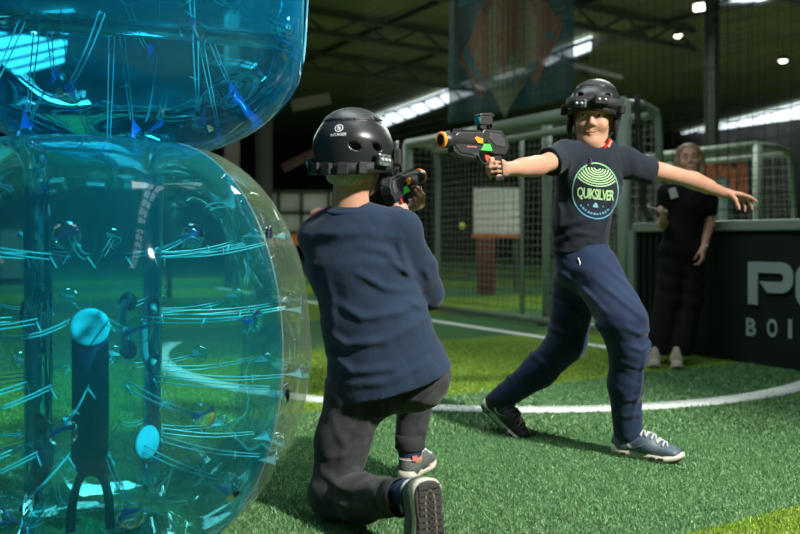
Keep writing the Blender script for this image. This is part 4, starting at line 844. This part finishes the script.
    tr = put('trousers', S.vf(), TRACK, t)
    put('drawcord', MB().tube(spline([P(578, 258, 3.12), P(580, 264, 3.11), P(577, 271, 3.12)], 4), .003, 6).vf(), WHITE, tr)
    sneaker(t, ankF, unit(vec(.84, -.54, 0)), (0, 0, 1), .282, (SHOEBL, MIDS, OUTS, LACEW), gap=True, swoosh=True, wide=1.08)
    sneaker(t, ankB, unit(vec(.64, -.50, -.56)), unit(vec(.36, -.30, .86)), .282, (SHOEB, MIDS, OUTS, mat('lace_dark', (.05, .065, .06), .7)), gap=True, swoosh=True)
    # helmet with the sensor headband
    h, c = helmet(t, hd, (.109, .130, .118), 26)
    a, b = .114, .133
    put('headband', band(c, hd, a, b, .014, .040, .006, -180, 180, 64, .012).vf(), STRAP, h)
    sensor(c, hd, a, b, -16, .022, .055, .036, .020, h, STRAP, .012, 2); sensor(c, hd, a, b, 22, .004, .050, .034, .018, h, CLEAR, .012, 2); sensor(c, hd, a, b, -62, -.004, .034, .034, .022, h, STRAP, .012); sensor(c, hd, a, b, 88, -.010, .060, .040, .020, h, STRAP, .012, 1); sensor(c, hd, a, b, 130, -.014, .04, .034, .02, h, CLEAR, .012, 2)
    for s_ in (-1, 1):
        put('ear_pad', MB().ball(hd(s_*.090, .008, -.028), (.014, .040, .046), 14, (hd.r, hd.f, hd.u)).vf(), FOAM, h)
        put('chin_strap', MB().strip(spline([hd(s_*.092, .022, -.015), hd(s_*.082, .030, -.06), hd(s_*.045, .045, -.112), hd(s_*.004, .066, -.124)], 6), [hd.f*.8+hd.u*.3]*19, .016, .003).vf(), STRAP, h)
    put('buckle', MB().box(hd(-.066, .040, -.098), (.016, .012, .032), (unit(hd.r-hd.f), unit(hd.f+hd.r), unit(hd.u-hd.r*.4))).vf(), RED, h, smooth=False, bevel=.003)
    put('buckle', MB().box(hd(-.056, .050, -.118), (.014, .010, .018), (unit(hd.r-hd.f), unit(hd.f+hd.r), unit(hd.u-hd.r*.4))).vf(), RED, h, smooth=False, bevel=.003)
    put('loose_strap', MB().strip(spline([hd(0, .072, -.126), hd(.004, .100, -.150), hd(-.012, .118, -.172), hd(-.010, .130, -.192)], 5), hd.r, .012, .003).vf(), STRAP, h)
    return t, gun, hd
p1, gun1, hd1 = striding_player()
# ------------------------------------------------------------------ the kneeling player
def kneeling_player():
    t = thing('person', (-.1, 2.42, 0), 'player in navy long-sleeved top and grey camouflage trousers kneeling with back turned', 'person')
    YB = 2.42; nk = P(350, 211, 2.44); shL = P(320, 237, 2.46); shR = P(401, 231, 2.44); acr = unit(shR-shL)
    hd = Head(P(355, 158, 2.44), (.38, .92, -.03), (.02, .0, 1), 1.0)
    gf = unit(vec(.44, .86, .27)); g0 = P(398, 211, 2.75)
    gun = copy_tree(gun1); r, f, u = frame_from(gf, (-.22, 0, 1))
    gun.matrix_world = pose_matrix(r, f, u, g0)
    gun['label'] = 'laser tag blaster raised beside the helmet by the kneeling player'
    G = lambda x, y, z: g0+GS*(f*x-r*y+u*z)
    S = SDF(.0045); hd.add(S, 0); S.ec(hd(0, -.022, -.05), nk, .055, .056, k=.03); S.ec(nk, nk-UPZ*.05, .054, .060, k=.03)
    pel = P(388, 380, 2.45); che = P(358, 265, 2.46); S.ec(nk-UPZ*.07, che, (.085, .055), (.11, .075), axis=acr, k=.04); S.ec(che, pel, (.11, .075), (.10, .08), axis=acr, k=.05)
    elR = P(426, 292, 2.55); wrR = G(-.066, -.024, -.008); S.path([shR, elR, wrR], [.042, .034, .024], k=.02)
    hand(S, wrR, f*.99-u*.08, -r, -1, .90, ((55, 75, 60), (57, 76, 60), (58, 76, 60), (60, 74, 58)), ((.85, .45, .25), (.95, .05, .3)), spread=0)
    elL = P(338, 272, 2.80); wrL = G(.15, .060, -.010); S.path([shL, elL, wrL], [.042, .034, .024], k=.02)
    hand(S, wrL, unit(r*.98-u*.1), u, 1, .92, ((70, 38, 25), (72, 40, 25), (74, 40, 25), (76, 42, 25)), ((.5, .7, .3), (.5, .2, .8)), spread=.0)
    kneL = P(334, 494, 2.39); ankL = P(415, 495, 2.10); hipL = P(357, 392, 2.44); hipR = P(418, 376, 2.49); kneR = P(421, 356, 2.86); ankR = vec(*P(410, 465, 2.76)[:2], .082)
    S.path([hipL, kneL, ankL], [.07, .052, .04], k=.03); S.path([hipR, kneR, ankR], [.07, .052, .04], k=.03); S.ec(ankR, ankR+vec(.06, .085, -.05), .030, .018); S.ec(ankL, ankL+vec(.03, -.035, -.12), .030, .018)
    body = put('body', S.vf(), SKIN, t); hd.face_parts(body, IRIS, EYEW, BROWN_HAIR)
    hs = SDF(.004); hs.ec(hd(-.035, -.070, -.030), hd(.035, -.070, -.030), (.03, .026), axis=(0, 0, 1), k=.03); hs.ec(hd(0, -.05, .0), hd(0, -.060, -.070), (.080, .055), (.062, .036), axis=hd.r, k=.03, cap=.7); hs.disp.append(crinkle(.002, 220, [hd.r, hd.r+hd.u*.3])); put('hair', hs.vf(), FAIRHAIR, t)
    # long-sleeved top
    S = SDF(.005); bot = P(390, 378, 2.45); md = P(376, 325, 2.45); ch = P(358, 262, 2.45)
    S.ec(bot-UPZ*.13, bot, (.190, .160), (.188, .154), axis=acr, k=.04); S.ec(bot, md, (.178, .135), (.158, .118), axis=acr, k=.06); S.ec(md, ch, (.158, .118), (.158, .112), axis=acr, k=.06); S.ec(ch, P(357, 236, 2.45), (.155, .11), (.115, .075), axis=acr, k=.05)
    S.ec(shL, shR, (.056, .062), axis=(0, 1, 0), k=.05); S.ec(nk-UPZ*.07, nk-UPZ*.016, (.14, .095), (.086, .080), axis=acr, k=.04, cap=.25); S.ec(shL, nk-UPZ*.02, .054, .05, k=.04); S.ec(shR, nk-UPZ*.02, .054, .05, k=.04)
    S.path([shR, P(419, 268, 2.49), elR+vec(.004, 0, -.004), wrR], [.056, .054, .050, .036], k=.03); S.path([shL, elL, wrL], [.056, .05, .036], k=.03)
    S.cut(P(385, 398, 2.3), unit(vec(.25, .12, -.93)), P(300, 330, 2.45)-vec(.1, .35, .5), P(460, 310, 2.45)+vec(.1, .35, .0))
    S.disp += [folds([(1.1, 1, (318, 330), (345, 345), (385, 340), (428, 318)), (1, 1, (330, 300), (362, 318), (400, 312), (428, 300)), (1, 1, (322, 352), (352, 372), (395, 366), (440, 340)), (.9, 1, (340, 385), (385, 380), (432, 358)), (1, .9, (352, 270), (385, 288), (415, 292)), (1, .8, (384, 252), (402, 270), (420, 280)), (1, .9, (398, 240), (404, 258), (410, 282)), (.5, 1.2, (322, 262), (330, 300), (332, 345)), (.6, .8, (360, 246), (388, 252), (404, 262)), (.7, .8, (425, 268), (432, 284)), (.7, .8, (406, 300), (420, 308), (432, 306))], 2.33, .009, .0145), crinkle(.0011, 45, [(1, .2, .5), (-.4, .3, 1)])]
    top = put('jersey', S.vf(), NAVY, t)
    nb = MB().tube([nk+vec(.080*math.cos(a), .075*math.sin(a), .004+.014*math.sin(a)+.006*math.cos(a)) for a in np.linspace(0, 2*np.pi, 33)[:-1]], .0085, 8, closed=True); put('neckband', nb.vf(), NAVY_RIB, top)
    # trousers
    S = SDF(.005); S.ec(P(366, 384, 2.45), P(406, 374, 2.47), .112, .115, k=.05); S.ec(P(408, 370, 2.45), P(410, 372, 2.5), .104, .104, k=.05)
    S.path([hipL, P(343, 440, 2.42), kneL+vec(0, 0, .005)], [.100, .080, .072], k=.04); S.path([kneL, P(362, 498, 2.27), P(393, 497, 2.145)], [.074, .064, .053], k=.03); S.path([hipR, kneR], [.10, .085], k=.04); S.path([kneR, P(410, 440, 2.765)], [.082, .053], k=.03)
    S.cut(P(387, 360, 2.45), unit(vec(-.3, 0, 1)), P(330, 380, 2.45)-vec(0, .4, 0), P(470, 330, 2.45)+vec(0, .25, .2)); dv = unit(P(404, 497, 2.11)-kneL); S.cut(P(391, 497, 2.15), dv, P(397, 497, 2.12)-.11, P(397, 497, 2.12)+.13); S.cut(P(410, 441, 2.77), -UPZ, P(410, 450, 2.77)-.1, P(410, 450, 2.77)+.1)
    S.disp += [folds([((362, 408), (378, 420), (392, 418)), (1, 1, (318, 470), (340, 478), (366, 470)), (1, .9, (322, 488), (350, 492), (380, 484)), (.9, .9, (340, 505), (366, 510), (384, 504)), (.8, 1, (330, 415), (345, 445), (340, 470)), (.9, 1, (395, 400), (420, 402), (440, 385)), (.7, .8, (398, 430), (412, 426), (424, 432)), (.8, .8, (398, 446), (412, 440), (424, 446)), (.8, .9, (370, 430), (350, 452), (322, 458))], 2.35, .007, .013), crinkle(.0013, 42, [(1, .2, .5), (.3, .3, 1)])]
    tr = put('trousers', S.vf(), CAMO, t)
    put('cuff', MB().lathe([(.044, -.052), (.050, -.05), (.051, -.02), (.053, 0), (.05, .006)], P(390, 497, 2.153)+dv*.05, dv, 28).vf(), CAMO_RIB, tr); put('cuff', MB().lathe([(.046, .048), (.0515, .046), (.052, .02), (.054, 0), (.05, -.006)], P(410, 447, 2.762), UPZ, 28).vf(), CAMO_RIB, tr)
    k1 = put('sock', MB().lathe([(.043, .085), (.044, .05), (.036, .01)], ankR-UPZ*.03, UPZ, 24).vf(), SOCK, t); q = P(416, 466, 2.70)
    put('sock_badge', MB().box(P(415, 458.5, 2.716), (.018, .004, .018), (unit(vec(1, .25, 0)), unit(vec(-.25, 1, 0)), UPZ)).vf(), PINK, k1, smooth=False)
    put('sock', MB().lathe([(.045, -.07), (.045, .0), (.036, .02)], ankL, dv, 24).vf(), SOCK, t)
    # shoes: the one behind the knee shows its sole
    ns = unit(vec(.42, -.88, .10)); dn = unit(vec(.06, -.10, -1)); sneaker(t, ankL, dn, -ns, .272, (MESHG, MIDS, OUTS, LACEW), tread=True, wide=1.16)
    sneaker(t, ankR, unit(vec(.40, .92, 0)), (0, 0, 1), .262, (MESHG, MIDS, OUTS, LACEW))
    # helmet
    h, c = helmet(t, hd, (.120, .136, .119)); a, b = .124, .138
    put('headband', band(c, hd, a, b, -.060, .034, .007, -180, 180, 64, .022).vf(), STRAP, h)
    for an, wd_ in ((-118, .030), (-150, .034), (-172, .028), (165, .034), (140, .026)):
        p, o, tn = on_helmet(c, hd, a, b, an, -.060, .022); put('strap_slider', MB().box(p+o*.006, (wd_, .014, .036), (tn, o, hd.u)).vf(), STRAP, h, smooth=False, bevel=.003)
    sensor(c, hd, a, b, 112, -.040, .052, .036, .022, h, CLEAR, .022, 3); sensor(c, hd, a, b, 70, -.034, .06, .05, .022, h, STRAP, .022); sensor(c, hd, a, b, -100, -.046, .04, .034, .022, h, CLEAR, .022, 2); sensor(c, hd, a, b, 10, -.03, .07, .04, .022, h, STRAP, .022, 2)
    for s_ in (-1, 1): put('chin_strap', MB().strip(spline([hd(s_*.090, .0, -.03), hd(s_*.080, .014, -.07), hd(s_*.045, .045, -.112), hd(s_*.004, .066, -.124)], 6), [hd.f*.8+hd.u*.3]*19, .016, .003).vf(), STRAP, h)
    put('ear_guard', MB().box(hd(.094, .012, -.060), (.016, .036, .06), (hd.r, hd.f, hd.u)).vf(), STRAP, h, smooth=False, bevel=.006)
    put('visor', band(c, hd, a+.012, b+.014, -.012, .062, .004, -75, 75, 40, .022).vf(), mat('visor_smoke', (.10, .11, .10), .12, spec=.8, alpha=.75), h)
    # white mark on the back of the shell
    bk = unit(P(338, 134, 2.3)-P(356, 150, 2.46)); o = P(340.5, 134.5, 2.33); ez = unit(vec(-.12, -1, .25)); ex = unit(np.cross(UPZ, ez)); ey = np.cross(ez, ex)
    pj = lambda n, d: project(n, d[0], d[1], o, ex, ey, h, WHITE, h, off=.0012, dist=.1)
    pj('logo_ring', join2d(arc2d(0, .010, .0118, 0, 360, .0026, 28), grid2d(-.0045, -.0020, .003, .018, 2), grid2d(.0022, .0048, .001, .015, 2), ([(-.0045, .018), (-.002, .018), (.0048, .003), (.0022, .003)], [(0, 3, 2, 1)])))
    tv, tf = text2d('INTAGER', .012, 1., .0003); xs = [x for x, y in tv]; k_ = .050/(max(xs)-min(xs)); mx = (max(xs)+min(xs))/2; pj('logo_lettering', ([((x-mx)*k_, y*k_-.0155) for x, y in tv], tf))
    return t, gun, hd
p2, gun2, hd2 = kneeling_player()
# ------------------------------------------------------------------ the woman by the boards
def woman():
    Y = 5.42; t = thing('person', (1.95, 5.42, 0), 'smiling woman in black top and wide black trousers leaning by the boards', 'person')
    hd = Head(P(689, 160, Y), (-.28, -.95, .10), (-.08, 0, 1), .95); nk = P(688, 184, Y+.01); shR = P(667, 193, Y-.02); shL = P(709, 192, Y+.02); acr = unit(shL-shR); pel = P(681, 244, Y)
    S = SDF(.006); hd.add(S, 1.); S.ec(hd(0, -.02, -.06), nk, .048, .05, k=.03)
    S.ec(nk-UPZ*.04, P(686, 205, Y), (.12, .075), (.13, .085), axis=acr, k=.05); S.ec(P(686, 205, Y), pel, (.125, .08), (.13, .09), axis=acr, k=.05)
    elL = P(709, 224, Y+.02); wrL = P(703, 249, Y-.07); S.path([shL, elL, wrL], [.043, .036, .025], k=.02); hand(S, wrL, unit(vec(-.18, -.25, -1)), unit(vec(-.75, .5, 0)), 1, .95, ((25, 40, 25), (28, 45, 28), (30, 48, 28), (34, 50, 28)), ((.8, .35, .5), (.9, .1, .4)), spread=.03)
    elR = P(663, 224, Y+.04); wrR = P(663, 221, Y-.20); S.path([shR, elR, wrR], [.043, .036, .025], k=.02); hand(S, wrR, unit(vec(-.08, -.30, .95)), unit(vec(-.95, -.3, -.1)), -1, .95, ((45, 60, 35), (50, 62, 35), (52, 64, 35), (52, 60, 35)), ((.75, .4, .55), (.8, -.1, .6)), spread=.0)
    S.path([P(673, 250, Y), P(667, 300, Y-.02), P(655, 347, Y-.08)], [.075, .055, .04], k=.03); S.path([P(690, 250, Y), P(688, 300, Y-.02), P(676, 349, Y-.12)], [.075, .055, .04], k=.03)
    S.ec(P(655, 349, Y-.08), P(652, 357, Y-.17), .03, .02); S.ec(P(676, 351, Y-.12), P(673, 359, Y-.21), .03, .02)
    body = put('body', S.vf(), SKIN_W, t); hd.face_parts(body, IRIS, EYEW, BROWN_HAIR, closed=True, skin=SKIN_W)
    mz = mat('teeth', (.75, .72, .66), .3); put('teeth', MB().tube(spline([hd(-.022, .0905, -.055), hd(-.008, .0985, -.062), hd(.008, .0985, -.062), hd(.022, .0905, -.055)], 5), [.0015]+[.003]*14+[.0015], 6).vf(), mz, body)
    hs = SDF(.006); ax = (hd.r, hd.f, hd.u); hs.ball(hd(0, -.022, .045), np.array((.080, .096, .084))*.95, ax, k=.02)
    for s_ in (-1, 1): hs.path([hd(s_*.050, .0, .06), hd(s_*.074, .005, -.02), hd(s_*.080, .025, -.10), hd(s_*.085, .055, -.20)], [.035, .024, .022, .012], k=.03)
    hs.ec(hd(0, -.06, .0), hd(0, -.055, -.14), (.078, .04), (.075, .03), axis=hd.r, k=.03); hs.ball(hd(0, .075, -.01), np.array((.062, .07, .085))*.95, ax, k=.012, mode='s'); hs.disp.append(crinkle(.0025, 160, [hd.r, hd.r*.9+hd.f*.4])); put('hair', hs.vf(), BLONDE, t)
    S = SDF(.006); S.ec(nk-UPZ*.05, P(686, 206, Y), (.125, .085), (.142, .100), axis=acr, k=.05); S.ec(P(686, 206, Y), P(683, 234, Y), (.142, .10), (.132, .098), axis=acr, k=.05); S.ec(shR, shL, .058, k=.05)
    S.ec(shL, shL+(elL-shL)*.55, .060, .058, k=.03); S.ec(shR, shR+(elR-shR)*.6, .060, .058, k=.03); S.ec(hd(0, .01, -.09), hd(0, .03, -.14), .055, .045, k=.01, mode='s'); S.cut(P(683, 236, Y), -UPZ, P(683, 236, Y)-.16, P(683, 236, Y)+.13); S.disp.append(crinkle(.004, 30, [(1, .3, .4), (-.3, .2, 1)]))
    tp = put('t_shirt', S.vf(), BLACKCLOTH, t); c = P(673, 193, Y-.105)
    put('badge', MB().box(c+vec(0, -.005, 0), (.05, .006, .07), (unit(vec(1, 0, .3)), vec(0, 1, 0), unit(vec(-.3, 0, 1)))).vf(), mat('badge_white', (.5, .5, .48), .5), tp, smooth=False)
    S = SDF(.006); S.ec(P(682, 232, Y), P(682, 250, Y), (.132, .10), (.145, .11), axis=acr, k=.04); S.path([P(674, 252, Y), P(668, 300, Y-.02), P(658, 350, Y-.07)], [.095, .085, .088], k=.03); S.path([P(690, 252, Y), P(689, 300, Y-.02), P(679, 351, Y-.10)], [.095, .085, .088], k=.03)
    S.cut(P(680, 229, Y), UPZ, P(680, 229, Y)-.2, P(680, 229, Y)+.2); S.cut(P(670, 354.5, Y-.1), -UPZ, P(670, 351, Y)-.3, P(670, 351, Y)+.2); S.disp.append(crinkle(.005, 26, [(1, .3, .3), (.4, .2, .6)])); put('trousers', S.vf(), BLACKCLOTH, t)
    for px, yy, dx in ((655, Y-.10, -.35), (676, Y-.15, -.30)):
        o = P(px, 356, yy)*vec(1, 1, 0)+UPZ*.08; sneaker(t, o, unit(vec(dx, -1, 0)), (0, 0, 1), .27, (BEIGE, BEIGE, MIDS, BEIGE))
    put('bracelet', MB().tube([wrL+(elL-wrL)*.10+vec(.028*math.cos(a), .026*math.sin(a), .008*math.cos(a)) for a in np.linspace(0, 2*np.pi, 21)[:-1]], .007, 6, closed=True).vf(), LACEW, body)
    p = wrR+vec(-.050, -.035, .085); ph = thing('phone', p, 'pale slim phone held up by the woman near the boards', 'phone'); A = (unit(vec(.93, -.25, -.28)), unit(vec(.3, .9, .2)), None); A = (A[0], A[1], np.cross(A[0], A[1]))
    put('case', MB().box(p, (.13, .064, .009), A).vf(), mat('phone_case', (.55, .56, .55), .3), ph, smooth=False, bevel=.003); put('screen', MB().box(p+A[2]*.0055, (.118, .056, .001), A).vf(), mat('phone_screen', (.02, .02, .025), .1), ph, smooth=False)
    return t
woman()
